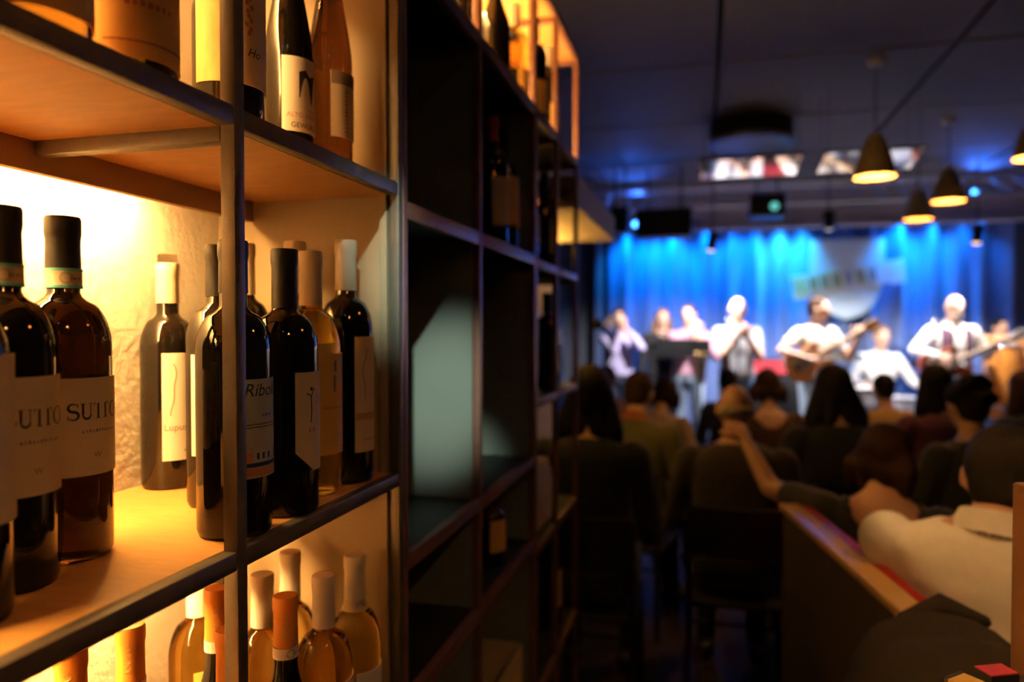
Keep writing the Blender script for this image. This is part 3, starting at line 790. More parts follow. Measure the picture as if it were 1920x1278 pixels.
# unseen spotlight, its fixture invented to throw the grey patch into the dark rack
m_fix = mat('black_fixture', (0.012, 0.012, 0.014), 0.45, 0.3, var=0.15)
m_lens = mat('lamp_lens', (0.8, 0.85, 0.8), 0.2, emit=(0.8, 0.95, 0.82), estr=6, var=0.02)
def track_lamp(loc, target, label, power, col, size, blend, name='spotlight', lens=None, rad=0.02, s=1.0, yoke_up=0.16, off=False):
    loc = Vector(loc); d = (Vector(target) - loc).normalized()
    e = tag(empty(name, loc), label, 'spotlight')
    M = d.to_track_quat('Z', 'Y').to_matrix().to_4x4()
    G().lathe([(0.035 * s, -0.10 * s), (0.055 * s, -0.07 * s), (0.055 * s, 0.08 * s), (0.065 * s, 0.085 * s), (0.065 * s, 0.10 * s), (0.052 * s, 0.10 * s), (0.050 * s, 0.06 * s)], 24, M=M, cap1=False).build('can', m_fix, e, 40)
    G().lathe([(0.001, 0.062 * s), (0.049 * s, 0.062 * s), (0.049 * s, 0.100 * s), (0.043 * s, 0.118 * s), (0.030 * s, 0.132 * s), (0.001, 0.138 * s)], 24, M=M).build('lens', lens or m_lens, e, 40)
    sx = M.to_3x3() @ Vector((1, 0, 0))
    a = sx * 0.066 * s
    G().tube([a, a + Vector((0, 0, 0.08 * s)), Vector((0, 0, 0.09 * s)), -a + Vector((0, 0, 0.08 * s)), -a], 0.006 * s, 6).build('yoke', m_fix, e, 40)
    G().tube([(0, 0, 0.09 * s), (0, 0, yoke_up)], 0.008 * s, 8).build('stem', m_fix, e, 40)
    if power > 0:
        spot(name + ('_light_offscreen' if off else '_light'), loc + d * 0.15 * s, target, power, col, size, blend, rad)
    return e
track_lamp((0.35, -1.0, 2.86), (XF - 0.085, 1.384, EYE - 0.14), 'unseen black ceiling spotlight added behind the rack aisle', 420, (0.78, 0.96, 0.80), 7.2, 1.0, yoke_up=CZ - 2.86, off=True)

# ------------------------------------------------------------------ stage curtains, header, sign
m_cur = mat('blue_grey_curtain', (0.15, 0.21, 0.40), 0.8, var=0.12, scale=30, sheen=0.3)
m_curk = mat('charcoal_curtain', (0.07, 0.075, 0.10), 0.85, var=0.15, scale=30, sheen=0.2)
def curtain(x0, x1, y, z0, z1, m, label, amp=0.10, wl=0.24, seed=0):
    e = tag(empty('stage_curtain', ((x0 + x1) / 2, y, z0)), label, 'curtain')
    rnd = random.Random(seed); w = x1 - x0; n = int(w / 0.018); nz = 14
    ph = [rnd.uniform(0, 6.28) for _ in range(4)]
    vs = []; fs = []
    for j in range(nz + 1):
        t = j / nz
        for i in range(n + 1):
            x = -w / 2 + w * i / n
            u = x / wl * 2 * PI
            yy = amp * (math.sin(u + 0.7 * math.sin(u * 0.31 + ph[0])) + 0.35 * math.sin(u * 0.53 + ph[1]) + 0.25 * math.sin(u * 1.9 + ph[2] + t)) * (0.75 + 0.25 * t)
            vs.append((x + 0.012 * math.sin(u + ph[3]) * t, yy, (z1 - z0) * (1 - t)))
    for j in range(nz):
        for i in range(n):
            a = j * (n + 1) + i
            fs.append((a, a + 1, a + n + 2, a + n + 1))
    g = G().add(vs, fs)
    me = g.mesh('drape'); me.materials.append(m); shade(me, 80)
    o = bpy.data.objects.new('drape', me); C.objects.link(o); o.parent = e
    sd = o.modifiers.new('thick', 'SOLIDIFY'); sd.thickness = 0.004; sd.offset = 1.0
    g = G().box(-w / 2 + 0.012, w / 2 - 0.012, -0.03, 0.03, z1 - z0 - 0.002, z1 - z0 + 0.03); g.build('heading_tape', m, e)
    return e
YC = 9.20
curtain(-1.18, 0.046, YC, 0.12, 2.82, m_cur, 'bright blue lit stage curtain behind the trumpet player', seed=1, wl=0.34)
curtain(0.05, 1.244, YC + 0.02, 0.12, 2.82, m_cur, 'blue stage curtain with pale folds behind the singer', seed=2, wl=0.30)
curtain(1.248, 2.60, YC, 0.12, 2.82, m_cur, 'blue stage curtain behind the shield sign', seed=3, wl=0.30)
curtain(2.604, 3.46, YC - 0.05, 0.12, 2.82, m_cur, 'dark blue stage curtain behind the conga player', seed=4, wl=0.28)
curtain(3.464, 4.70, YC - 0.10, 0.12, 2.82, m_cur, 'dark blue stage curtain next to the right wall', seed=6, wl=0.34)
curtain(-2.20, -1.22, YC - 0.12, 0.12, 2.82, m_curk, 'charcoal side curtain at the end of the stage', seed=5, wl=0.25)
curtain(-3.40, -2.24, YC - 0.12, 0.12, 2.82, m_curk, 'charcoal side curtain in the stage corner', seed=8, wl=0.25)
m_header = mat('header_board', (0.48, 0.46, 0.54), 0.7, var=0.1)
hd = tag(empty('stage_header', (0.6, 8.42, 2.60)), 'grey header board across the top of the stage opening', 'header')
G().box(-4.19, 4.38, -0.03, 0.03, 0.0, 0.445).build('board', m_header, hd)
G().box(-4.19, 4.38, -0.07, -0.03, 0.0, 0.05, bev=0.006).build('lower_moulding', m_header, hd)
# lighting bar (lattice truss) across the room before the stage
m_alu = mat('truss_aluminium', (0.55, 0.57, 0.62), 0.35, 0.9, var=0.08)
tr = tag(empty('lighting_truss', (0.6, 7.45, 2.80)), 'aluminium lattice lighting truss across the room before the stage', 'truss')
for dy, dz in ((-0.1, 0.1), (0.1, 0.1), (0, -0.08)):
    G().tube([(-4.19, dy, dz), (4.38, dy, dz)], 0.018, 10).build('chord', m_alu, tr, 40)
g0 = None
for k in range(42):
    x = -4.1 + k * 0.2
    for sy in (-1, 1):
        g = G().tube([(x, sy * 0.1, 0.1), (x + 0.1, 0, -0.08), (x + 0.2, sy * 0.1, 0.1)], 0.008, 6)
        if k == 0 and sy == -1: g0 = g.build('lattice', m_alu, tr, 40); first = {sy: g0}
        elif k == 0: first[sy] = g.build('lattice', m_alu, tr, 40)
        else:
            c = copy_mesh(first[sy], tr); c.location = (k * 0.2, 0, 0)
for x in (-3.4, 0.0, 3.4): G().tube([(x, 0, 0.1), (x, 0, 0.247)], 0.012, 8).build('hanger', m_alu, tr, 40)

# shield sign with ribbon
m_sign = mat('sign_cloth', (0.80, 0.90, 0.90), 0.7, var=0.05)
m_signb = mat('sign_border', (0.55, 0.74, 0.80), 0.7, var=0.05)
m_rib = mat('sign_ribbon', (0.82, 0.82, 0.80), 0.7, var=0.06)
m_riby = mat('sign_ribbon_yellow', (0.80, 0.74, 0.36), 0.7, var=0.08)
m_signk = mat('sign_letter', (0.05, 0.07, 0.10), 0.7, var=0.1)
ps = PX(1587, 8.33); YS = ps.y; sx0 = ps.x; sz = HY(520, 8.33)
sg = tag(empty('shield_sign', (sx0, YS, sz)), 'pale blue shield sign with yellow lettered ribbon hung before the curtain', 'sign')
def shield(s, sh=1.0):
    pts = [(-0.37, 0.42), (-0.33, 0.42), (0.33, 0.42), (0.37, 0.42), (0.38, 0.1)]
    for k in range(1, 8):
        t = k / 8; pts.append((0.38 * math.cos(t * PI / 2) ** 0.8, 0.1 - 0.53 * math.sin(t * PI / 2) ** 1.15))
    pts.append((0, -0.45))
    for k in range(7, 0, -1):
        t = k / 8; pts.append((-0.38 * math.cos(t * PI / 2) ** 0.8, 0.1 - 0.53 * math.sin(t * PI / 2) ** 1.15))
    pts.append((-0.38, 0.1))
    return [(x * s, z * s) for x, z in pts]
G().prism(shield(1.06), 0.0, 0.012).build('border', m_signb, sg)
G().prism(shield(0.97), -0.004, 0.0).build('field', m_sign, sg)
MR = Matrix.Rotation(R(-9), 4, 'Y')
G().prism([(-0.60, -0.135), (0.60, -0.135), (0.60, 0.115), (-0.60, 0.115)], -0.012, -0.004, M=MR).build('ribbon', m_rib, sg)
for s in (-1, 1):
    G().prism([(s * 0.44, -0.16), (s * 0.60, -0.16), (s * 0.56, -0.03), (s * 0.60, 0.10), (s * 0.44, 0.10)], -0.018, -0.012, M=MR).build('ribbon_tail', m_riby if s < 0 else m_rib, sg)
for k in range(6):                      # unreadable lettering: dark strokes on yellow and pale blocks
    x = -0.36 + k * 0.125
    G().prism([(x - 0.055, -0.10), (x + 0.055, -0.10), (x + 0.055, 0.085), (x - 0.055, 0.085)], -0.015, -0.012, M=MR).build('letter_block', m_riby if k in (0, 1, 2, 4) else m_rib, sg)
    for a in ((-0.03, 0.01), (0.012, 0.01)):
        G().prism([(x + a[0], -0.075), (x + a[0] + 0.016, -0.075), (x + a[0] + 0.016, 0.06), (x + a[0], 0.06)], -0.018, -0.015, M=MR).build('letter_stroke', m_signk, sg)
G().prism([(-0.12, -0.26), (0.16, -0.215), (0.16, -0.19), (-0.12, -0.235)], -0.009, -0.004).build('script_line', m_signb, sg)
for s in (-1, 1): G().tube([(s * 0.34, 0.005, 0.44), (s * 0.34, 0.005, 3.05 - sz - 0.001)], 0.003, 6).build('hanging_wire', m_fix, sg)

# ceiling things
m_acr = mat('glossy_ceiling_acrylic', (0.55, 0.55, 0.58), 0.06, 0.9, var=0.03)
for (cx, cy, w, d, lab) in ((1402, 316, 0.62, 0.34, 'glossy hanging ceiling panel reflecting the stage, below the round pod'), (1625, 303, 0.56, 0.34, 'glossy hanging ceiling panel behind the pendant lamp')):
    zc = (2.60 - EYE) * FPX / (610 - cy)
    p = PX(cx, zc)
    e = tag(empty('ceiling_reflector', (p.x, p.y, 2.60)), lab, 'ceiling panel')
    MT = Matrix.Rotation(R(-8.5), 4, 'X')
    G().box(-w / 2, w / 2, -d / 2, d / 2, 0.0, 0.012, M=MT).build('mirror_face', m_acr, e)
    for a in ((-w / 2 - .012, w / 2 + .012, -d / 2 - .012, -d / 2), (-w / 2 - .012, w / 2 + .012, d / 2, d / 2 + .012), (-w / 2 - .012, -w / 2, -d / 2, d / 2), (w / 2, w / 2 + .012, -d / 2, d / 2)):
        G().box(*a, 0.0, 0.016, M=MT).build('frame_bar', m_fix, e)
    for sx in (-1, 1):
        for sy in (-1, 1):
            q = MT @ Vector((sx * (w / 2 - 0.02), sy * (d / 2 - 0.02), 0.012)); G().tube([q, (q.x, q.y, CZ - 2.60)], 0.002, 5).build('hanging_wire', m_fix, e)
zc = 5.45
p = PX(1405, zc)
e = tag(empty('ceiling_pod', (p.x, p.y, CZ)), 'black round ceiling pod with a pale lower rim', 'ceiling pod')
G().lathe([(0.28, -0.001), (0.30, -0.03), (0.30, -0.14), (0.28, -0.16), (0.02, -0.165)], 40).build('pod_body', m_fix, e, 40)
G().lathe([(0.302, -0.13), (0.308, -0.13), (0.308, -0.16), (0.302, -0.16)], 40, cap0=False, cap1=False).build('rim', mat('pod_rim', (0.30, 0.30, 0.31), 0.3, 0.4, var=0.05), e, 40)
# loudspeakers under the truss
m_grille = mat('speaker_grille', (0.02, 0.02, 0.022), 0.7, var=0.3, scale=200)
def hung_speaker(px, py, zc, w, h, label, light=False):
    p = PX(px, zc, HY(py, zc))
    e = tag(empty('loudspeaker', (p.x, p.y, p.z)), label, 'loudspeaker')
    G().box(-w / 2, w / 2, -0.13, 0.13, -h / 2, h / 2, bev=0.012).build('cabinet', m_fix, e, 40)
    G().box(-w / 2 + .02, w / 2 - .02, -0.142, -0.131, -h / 2 + .02, h / 2 - .02, bev=0.004).build('grille', m_grille, e, 40)
    top = CZ - p.z
    for s in (-1, 1): G().tube([(s * w * 0.3, 0, h / 2), (s * w * 0.3, 0, top)], 0.008, 6).build('hanging_rod', m_fix, e)
    if light:
        G().lathe([(0.001, 0), (0.035, 0), (0.035, 0.012), (0.001, 0.014)], 20, M=Matrix.Translation((w * 0.18, -0.143, -0.02)) @ Matrix.Rotation(PI / 2, 4, 'X')).build('status_light', mat('teal_status_light', (0.1, 0.3, 0.3), 0.4, emit=(0.12, 0.55, 0.5), estr=1.2, var=0.02), e)
hung_speaker(1245, 421, 6.9, 0.50, 0.26, 'wide black loudspeaker hung above the trumpet player')
hung_speaker(1436, 388, 6.7, 0.30, 0.20, 'black loudspeaker with teal light hung above the singer', True)
hung_speaker(1162, 415, 7.0, 0.16, 0.24, 'small black loudspeaker hung next to the wide loudspeaker')

# stage lanterns
m_warmlens = mat('warm_lens', (1, 0.8, 0.5), 0.3, emit=(1.0, 0.62, 0.28), estr=2.2, var=0.02)
m_whitelens = mat('white_lens', (1, 1, 1), 0.3, emit=(0.8, 0.85, 1.0), estr=0.45, var=0.02)
m_bluelens = mat('blue_lens', (0.1, 0.3, 1), 0.3, emit=(0.05, 0.30, 1.0), estr=10, var=0.02)
def lantern(loc, target, label, power, col, size, lens, blend=0.6, s=1.3, rad=0.06):
    return track_lamp(loc, target, label, power, col, size, blend, 'stage_lantern', lens, rad, s, CZ - loc[2])
WH = (1.0, 0.93, 0.93)
def st(px, zc, z): return PX(px, zc, z)
for px, py, zc, pw, lens, lab, aim in ((1335, 450, 6.80, 270, m_warmlens, 'stage lantern with warm lens over the singer', (1298, 7.40)), (1552, 411, 6.72, 270, m_whitelens, 'stage lantern with white lens between the loudspeaker and pendant lamps', (1565, 7.15)),
                                       (1830, 436, 6.66, 180, m_warmlens, 'stage lantern with warm lens over the bass player', (1808, 7.0))):
    lantern(st(px, zc, HY(py, zc)), st(aim[0], aim[1], 1.25), lab, pw, WH, 112, lens, 0.5, 0.8)
# blue lanterns behind the header wash down the curtain
BL = [(-0.90, 150), (-0.42, 190), (0.02, 120), (0.42, 130), (0.80, 150), (0.98, 120), (2.12, 140), (2.42, 130), (2.85, 40)]
for k, (x, pw) in enumerate(BL):
    col = (0.0, 0.26, 1.0) if k not in (4, 5) else (0.02, 0.42, 1.0)
    lantern(Vector((x, YC - 0.34, 2.93)), Vector((x, YC - 0.06, 2.2)), ['blue stage lantern first from the charcoal curtain', 'blue stage lantern over the trumpet player', 'blue stage lantern over the music stand', 'blue stage lantern over the saxophonist', 'blue stage lantern over the singer', 'blue stage lantern beside the shield sign', 'blue stage lantern over the shield sign', 'blue stage lantern over the drum kit', 'blue stage lantern over the bass player'][k], pw, col, 92, m_bluelens, 0.9, 0.9)
# the two small blue lamps seen beside the wide loudspeaker and beyond the pendant lamps
for px, py, zc, lab in ((1192, 428, 7.9, 'small blue lantern beside the wide loudspeaker'), (1821, 367, 7.3, 'small blue lantern beyond the pendant lamps')):
    p = st(px, zc, HY(py, zc))
    lantern(p, Vector((p.x, p.y - 0.8, CZ)), lab, 60, (0.03, 0.16, 1.0), 80, m_bluelens, 1.0, 0.7)

# ------------------------------------------------------------------ people
m_skin1 = mat('skin_light', (0.66, 0.40, 0.28), 0.5, var=0.06, scale=25)
m_skin2 = mat('skin_tan', (0.52, 0.29, 0.18), 0.5, var=0.06, scale=25)
m_skin3 = mat('skin_brown', (0.32, 0.16, 0.10), 0.5, var=0.06, scale=25)
m_eyew = mat('eye_white', (0.85, 0.82, 0.78), 0.2, var=0.02)
m_iris = mat('eye_iris', (0.03, 0.02, 0.015), 0.15, var=0.1)
m_lip = mat('lips', (0.45, 0.16, 0.13), 0.45, var=0.05)
HAIR = {k: mat('hair_' + k, c, 0.65, var=0.35, scale=14, stretch=(6, 6, 0.6), bump=0.5, bscale=40, spec=0.15) for k, c in dict(
    black=(0.012, 0.010, 0.010), brown=(0.05, 0.026, 0.015), auburn=(0.022, 0.009, 0.006), grey=(0.42, 0.36, 0.30), tan=(0.22, 0.12, 0.06)).items()}
def cloth(name, c): return mat('cloth_' + name, c, 0.85, var=0.10, scale=40, bump=0.35, bscale=22, sheen=0.2)

def remesh(g, vox, smooth=3):
    me = g.mesh('tmp')
    bm = bmesh.new(); bm.from_mesh(me); bmesh.ops.recalc_face_normals(bm, faces=bm.faces); bm.to_mesh(me); bm.free()
    ob = bpy.data.objects.new('tmp', me); TMP.objects.link(ob)
    r = ob.modifiers.new('r', 'REMESH'); r.mode = 'VOXEL'; r.voxel_size = vox
    s = ob.modifiers.new('s', 'SMOOTH'); s.factor = 0.5; s.iterations = smooth
    dg = bpy.context.evaluated_depsgraph_get()
    ev = ob.evaluated_get(dg); em = ev.to_mesh()
    n = len(em.vertices); co = np.empty(n * 3); em.vertices.foreach_get('co', co); co = co.reshape(-1, 3)
    no = np.empty(n * 3); em.vertices.foreach_get('normal', no); no = no.reshape(-1, 3)
    fs = [tuple(p.vertices) for p in em.polygons]
    ev.to_mesh_clear()
    bpy.data.objects.remove(ob); bpy.data.meshes.remove(me)
    return co, no, fs
TMP = C

def capsule(g, a, b, ra, rb, n=12):
    a = Vector(a); b = Vector(b)
    pts = [a + (b - a) * t for t in (0, .33, .66, 1)]
    g.tube(pts, [ra + (rb - ra) * t for t in (0, .33, .66, 1)], n, round_end=True)
def seg_d(co, a, b, ra, rb):
    a = np.array(a); b = np.array(b); d = b - a; L = max(1e-9, d.dot(d))
    t = np.clip(((co - a) @ d) / L, 0, 1)
    return np.linalg.norm(co - (a + t[:, None] * d), axis=1) - (ra + (rb - ra) * t)
def ik(S, W, l1, l2, hint):
    S = Vector(S); W = Vector(W); d = W - S; L = d.length
    if L > (l1 + l2) * 0.995:
        W = S + d.normalized() * (l1 + l2) * 0.995; d = W - S; L = d.length
    u = d.normalized(); a = (l1 * l1 - l2 * l2 + L * L) / (2 * L)
    h = math.sqrt(max(0, l1 * l1 - a * a))
    hv = Vector(hint); hv = hv - u * hv.dot(u); hv = hv.normalized() if hv.length > 1e-6 else u.orthogonal()
    return S + u * a + hv * h, W
def hand(g, W, d, n, k, side, curl=0.5, spread=0.0, mi=0):
    """palm is in the remeshed body; here five tapered fingers rooted in the palm"""
    d = Vector(d).normalized(); n = Vector(n); n = (n - d * n.dot(d)).normalized(); s = d.cross(n) * side
    base = Vector(W) + d * 0.075 * k
    for i, (off, ln) in enumerate(((-0.030, 0.060), (-0.010, 0.074), (0.010, 0.078), (0.029, 0.070))):
        p = base + s * off * k - d * 0.012 * k
        dd = (d + s * spread * off * 8).normalized(); ang = 0
        pts = [p]
        for q, fr in enumerate((0.45, 0.32, 0.26)):
            ang += curl * (0.5 if q == 0 else 0.9)
            pts.append(pts[-1] + (dd * math.cos(ang) + n * math.sin(ang)) * ln * fr * k)
        g.tube(pts, [0.0092 * k, 0.0086 * k, 0.0078 * k, 0.0066 * k], 7, mi=mi, round_end=True)
    p = Vector(W) + d * 0.028 * k + s * 0.030 * k
    pts = [p, p + (s * 0.75 + d * 0.6 + n * 0.15).normalized() * 0.036 * k]
    pts.append(pts[-1] + (s * 0.25 + d * 0.8 + n * (0.3 + curl * 0.5)).normalized() * 0.030 * k)
    pts.append(pts[-1] + (d * 0.8 + n * (0.3 + curl * 0.7)).normalized() * 0.022 * k)
    g.tube(pts, [0.0125 * k, 0.0105 * k, 0.0095 * k, 0.008 * k], 7, mi=mi, round_end=True)

TORSO = [(-0.10, .10, .085, 0), (-0.05, .155, .115, -.01), (0.03, .168, .12, -.01), (0.11, .152, .105, 0), (0.20, .148, .10, 0.0), (0.30, .162, .108, 0), (0.38, .172, .108, -.005), (0.435, .168, .095, -.012), (0.475, .135, .078, -.015), (0.505, .085, .062, -.012), (0.53, .056, .055, -.005)]
def person(label, loc, yaw, pose='sit', k=1.0, seat=0.45, lean=0.0, twist=0.0, hyaw=0.0, htilt=0.0, hands=(None, None), hnorm=((0, 0, -1), (0, 0, -1)), curl=(0.5, 0.5),
           hair=('short', 'brown'), skin=None, top=None, sleeve='long', bottom=None, shoes=None, scoop=False, beard=None, vest=None, vox=0.0105, group=None, wide=1.0, knees=0.0, elbow=None, hat=None, earrings=False, collar=None, belt=True, drop=0.0):
    """loc: floor point under the pelvis; local +y is ahead, +x to the figure's right"""
    skin = skin or m_skin1
    root = tag(empty('person', loc, yaw), label, 'person', group)
    sit = pose == 'sit'
    Pz = (seat + 0.095 * k) if sit else 0.93 * k
    P = Vector((0, 0, Pz))
    l = R(lean); U = Vector((0, math.sin(l), math.cos(l))); F = Vector((0, math.cos(l), -math.sin(l))); X = Vector((1, 0, 0))
    def rot(u):                                   # spine twist grows up the back
        a = R(twist) * max(0, min(1, u / 0.45))
        return X * math.cos(a) + F * math.sin(a), F * math.cos(a) - X * math.sin(a)
    def Tp(x, f, u):
        xx, ff = rot(u)
        return P + (xx * x + ff * f + U * u) * k
    g = G(); tags = []
    # trunk
    n = 20; vs = []; fs = []
    for u, hw, hd, f in TORSO:
        for q in range(n):
            a = 2 * PI * q / n
            c, s_ = math.cos(a), math.sin(a)
            vs.append(Tp(wide * hw * math.copysign(abs(c) ** 0.85, c), f + hd * math.copysign(abs(s_) ** 0.9, s_), u)[:])
    for i in range(len(TORSO) - 1):
        for q in range(n): fs.append((i * n + q, i * n + (q + 1) % n, (i + 1) * n + (q + 1) % n, (i + 1) * n + q))
    fs += [tuple(reversed(range(n))), tuple(range((len(TORSO) - 1) * n, len(TORSO) * n))]
    g.add(vs, fs)
    def seg(a, b, ra, rb, t, nn=12):
        capsule(g, a, b, ra, rb, nn); tags.append((t, Vector(a), Vector(b), ra, rb))
    # head
    HC0 = Tp(0, 0.015 + drop * 0.8, 0.675 - drop)
    NB = Tp(0, -0.012, 0.50)
    xx, ff = rot(0.5)
    Mh = Matrix((xx, ff, U)).transposed()
    Mh = Mh @ Matrix.Rotation(R(hyaw), 3, 'Z') @ Matrix.Rotation(R(htilt), 3, 'X')
    HC = NB + (HC0 - NB) * 1.0 + Mh @ Vector((0, 0.012, 0)) * k
    def Hp(x, y, z): return HC + (Mh @ Vector((x, y, z))) * k
    seg(NB, HC0 - U * 0.05 * k, 0.057 * k, 0.052 * k, 'skin')
    g.ball(HC, (0.074 * k, 0.094 * k, 0.100 * k), 20, 14, M=Mh); tags.append(('skin', HC, HC, 0.09 * k, 0.09 * k))
    g.ball(Hp(0, 0.022, -0.048), (0.057 * k, 0.066 * k, 0.068 * k), 18, 12, M=Mh)
    g.ball(Hp(0, 0.062, -0.098), (0.026 * k, 0.022 * k, 0.020 * k), 12, 8, M=Mh)
    tags.append(('skin', Hp(0, 0.02, -0.05), Hp(0, 0.05, -0.09), 0.06 * k, 0.03 * k))
    capsule(g, Hp(0, 0.088, 0.008), Hp(0, 0.104, -0.030), 0.009 * k, 0.015 * k, 8)
    for s in (-1, 1): g.ball(Hp(s * 0.077, -0.005, -0.015), (0.011 * k, 0.020 * k, 0.032 * k), 10, 8, M=Mh)
    # arms
    fing = []
    for i, s in enumerate((-1, 1)):
        S = Tp(s * 0.172 * wide, -0.012, 0.435)
        W = hands[i]
        if W is None:
            W = P + Vector((s * 0.12, 0.28, 0.095)) * k if sit else P + Vector((s * 0.26, 0.06, -0.12)) * k
        hint = elbow[i] if elbow and elbow[i] else (s * 0.7, -0.5, -0.9)
        E, W = ik(S, W, 0.285 * k, 0.255 * k, hint)
        mid = S + (E - S) * 0.62
        seg(S, mid, 0.058 * k, 0.049 * k, 'top'); seg(mid, E, 0.047 * k, 0.041 * k, 'top' if sleeve == 'long' else 'skin')
        wr = W - (W - E).normalized() * 0.02 * k
        seg(E, wr, 0.041 * k, 0.028 * k, 'top' if sleeve == 'long' else 'skin')
        d = (W - E).normalized()
        nn = Vector(hnorm[i]); nn = (nn - d * nn.dot(d)); nn = nn.normalized() if nn.length > 1e-4 else d.orthogonal().normalized()
        sv = d.cross(nn)
        Mp = Matrix((sv, d, nn)).transposed()
        seg(wr, W + d * 0.03 * k, 0.026 * k, 0.024 * k, 'skin', 10)
        g.ball(W + d * 0.045 * k, (0.041 * k, 0.050 * k, 0.016 * k), 14, 8, M=Mp); tags.append(('skin', W + d * 0.02 * k, W + d * 0.07 * k, 0.03 * k, 0.03 * k))
        fing.append((W, d, nn, -s, curl[i]))
    # legs
    for s in (-1, 1):
        H = P + Vector((s * 0.085, 0.0, -0.03)) * k
        if sit:
            K = P + Vector((s * (0.11 + knees), 0.43, 0.0)) * k; A = Vector((s * (0.12 + knees) * k, 0.40 * k, 0.085))
        else:
            K = Vector((s * (0.10 + knees), 0.03, 0.49)) * k; A = Vector((s * (0.12 + knees * 1.5), -0.01, 0.085)) * k
        seg(H, K, 0.088 * k, 0.060 * k, 'bot'); seg(K, K + (A - K) * 0.45, 0.059 * k, 0.055 * k, 'bot'); seg(K + (A - K) * 0.45, A, 0.055 * k, 0.040 * k, 'bot')
        seg(A, A + Vector((s * 0.01, 0.02, -0.04)) * k, 0.040 * k, 0.038 * k, 'shoe')
        b0 = Vector((A.x, A.y - 0.05 * k, 0.040 * k)); b1 = Vector((A.x + s * 0.02, A.y + 0.15 * k, 0.034 * k))
        seg(b0, b1, 0.037 * k, 0.031 * k, 'shoe')
    co, no, faces = remesh(g, vox * (k if k > 0.9 else 0.9))
    # which garment each point wears
    D = np.empty((len(tags) + 1, len(co)))
    for i, (t, a, b, ra, rb) in enumerate(tags): D[i] = seg_d(co, a, b, ra, rb)
    rel = co - np.array(P); uu = rel @ np.array(U) / k
    best = np.full(len(co), 9.0)
    for (u0, w0, d0, f0), (u1, w1, d1, f1) in zip(TORSO, TORSO[1:]):
        for j in range(3):
            t = j / 3; u = u0 + (u1 - u0) * t; xx, ff = rot(u)
            px = rel @ np.array(xx) / k; pf = rel @ np.array(ff) / k - (f0 + (f1 - f0) * t)
            e = np.sqrt((px / ((w0 + (w1 - w0) * t) * wide)) ** 2 + (pf / (d0 + (d1 - d0) * t)) ** 2)
            best = np.minimum(best, np.abs(uu - u) * 0.8 + np.maximum(0, e - 1) * 0.1 * 1.0)
    D[-1] = best * k - 0.002
    names = [t[0] for t in tags] + ['torso']
    which = np.array([names[i] for i in D.argmin(0)])
    top_hi = 0.505
    isl = which == 'torso'
    which[isl & (uu > 0.02)] = 'top'; which[isl & (uu <= 0.02)] = 'bot'
    which[isl & (uu > top_hi)] = 'skin'
    if scoop:
        xx, ff = rot(0.45); px = rel @ np.array(xx) / k; pf = rel @ np.array(ff) / k
        which[((px / 0.105) ** 2 + ((uu - 0.53) / 0.13) ** 2 < 1)] = 'skin'
    body = G()
    body.add(co.tolist(), faces, 0)
    for W, d, nn, sd, cu in fing: hand(body, W, d, nn, k, sd, cu)
    for s in (-1, 1):
        body.ball(Hp(s * 0.031, 0.0785, 0.004), 0.0112 * k, 10, 8, 1)
        body.ball(Hp(s * 0.031, 0.0865, 0.004), 0.0056 * k, 8, 6, 2)
        body.ball(Hp(s * 0.032, 0.086, 0.026), (0.019 * k, 0.006 * k, 0.0038 * k), 8, 6, 4, M=Mh)
    body.ball(Hp(0, 0.0815, -0.064), (0.022 * k, 0.008 * k, 0.0065 * k), 10, 6, 3, M=Mh)
    hcol = HAIR[hair[1]]
    ob = body.build('body', [skin, m_eyew, m_iris, m_lip, hcol], root, 60)
    def shell(name, m, cond, off=0.009, thick_in=-0.004):
        keep = cond
        fsel = [f for f in faces if all(keep[i] for i in f)]
        if not fsel: return None
        idx = {}; cnt = {}
        for f in fsel:
            for a, b in zip(f, f[1:] + f[:1]):
                e = (a, b) if a < b else (b, a); cnt[e] = cnt.get(e, 0) + 1
        edge = set(i for e, c in cnt.items() if c == 1 for i in e)
        vv = []; ff2 = []
        for f in fsel:
            q = []
            for i in f:
                if i not in idx:
                    idx[i] = len(vv); o_ = (off * 0.9 if i in edge else off)
                    vv.append((co[i] + no[i] * o_).tolist())
                q.append(idx[i])
            ff2.append(tuple(q))
        gg = G().add(vv, ff2)
        # turned-in hem
        for e, c in cnt.items():
            if c == 1:
                a, b = e; o0 = len(gg.v)
                gg.add([vv[idx[a]], vv[idx[b]], (co[b] + no[b] * thick_in).tolist(), (co[a] + no[a] * thick_in).tolist()], [(0, 1, 2, 3)])
        me = gg.mesh(name); me.materials.append(m); shade(me, 60)
        o2 = bpy.data.objects.new(name, me); C.objects.link(o2); o2.parent = root
        return o2
    topm = top or cloth('black', (0.015, 0.015, 0.017)); botm = bottom or cloth('dark_trousers', (0.02, 0.022, 0.03))
    shell('shirt', topm, which == 'top')
    shell('trousers', botm, which == 'bot', 0.008)
    for sd_ in (-1, 1):
        shell('shoe', shoes or mat('shoe_leather', (0.02, 0.016, 0.014), 0.4, var=0.1), (which == 'shoe') & (co[:, 0] * sd_ > 0.004), 0.007)
    if vest:
        xx, ff = rot(0.3); px = rel @ np.array(xx) / k; pf = rel @ np.array(ff) / k
        shell('waistcoat', vest, (which == 'top') & isl & (uu < 0.46) & (uu > 0.03) & ((np.abs(px) > 0.055) | (pf < 0)) & (np.abs(px) < 0.15), 0.016)
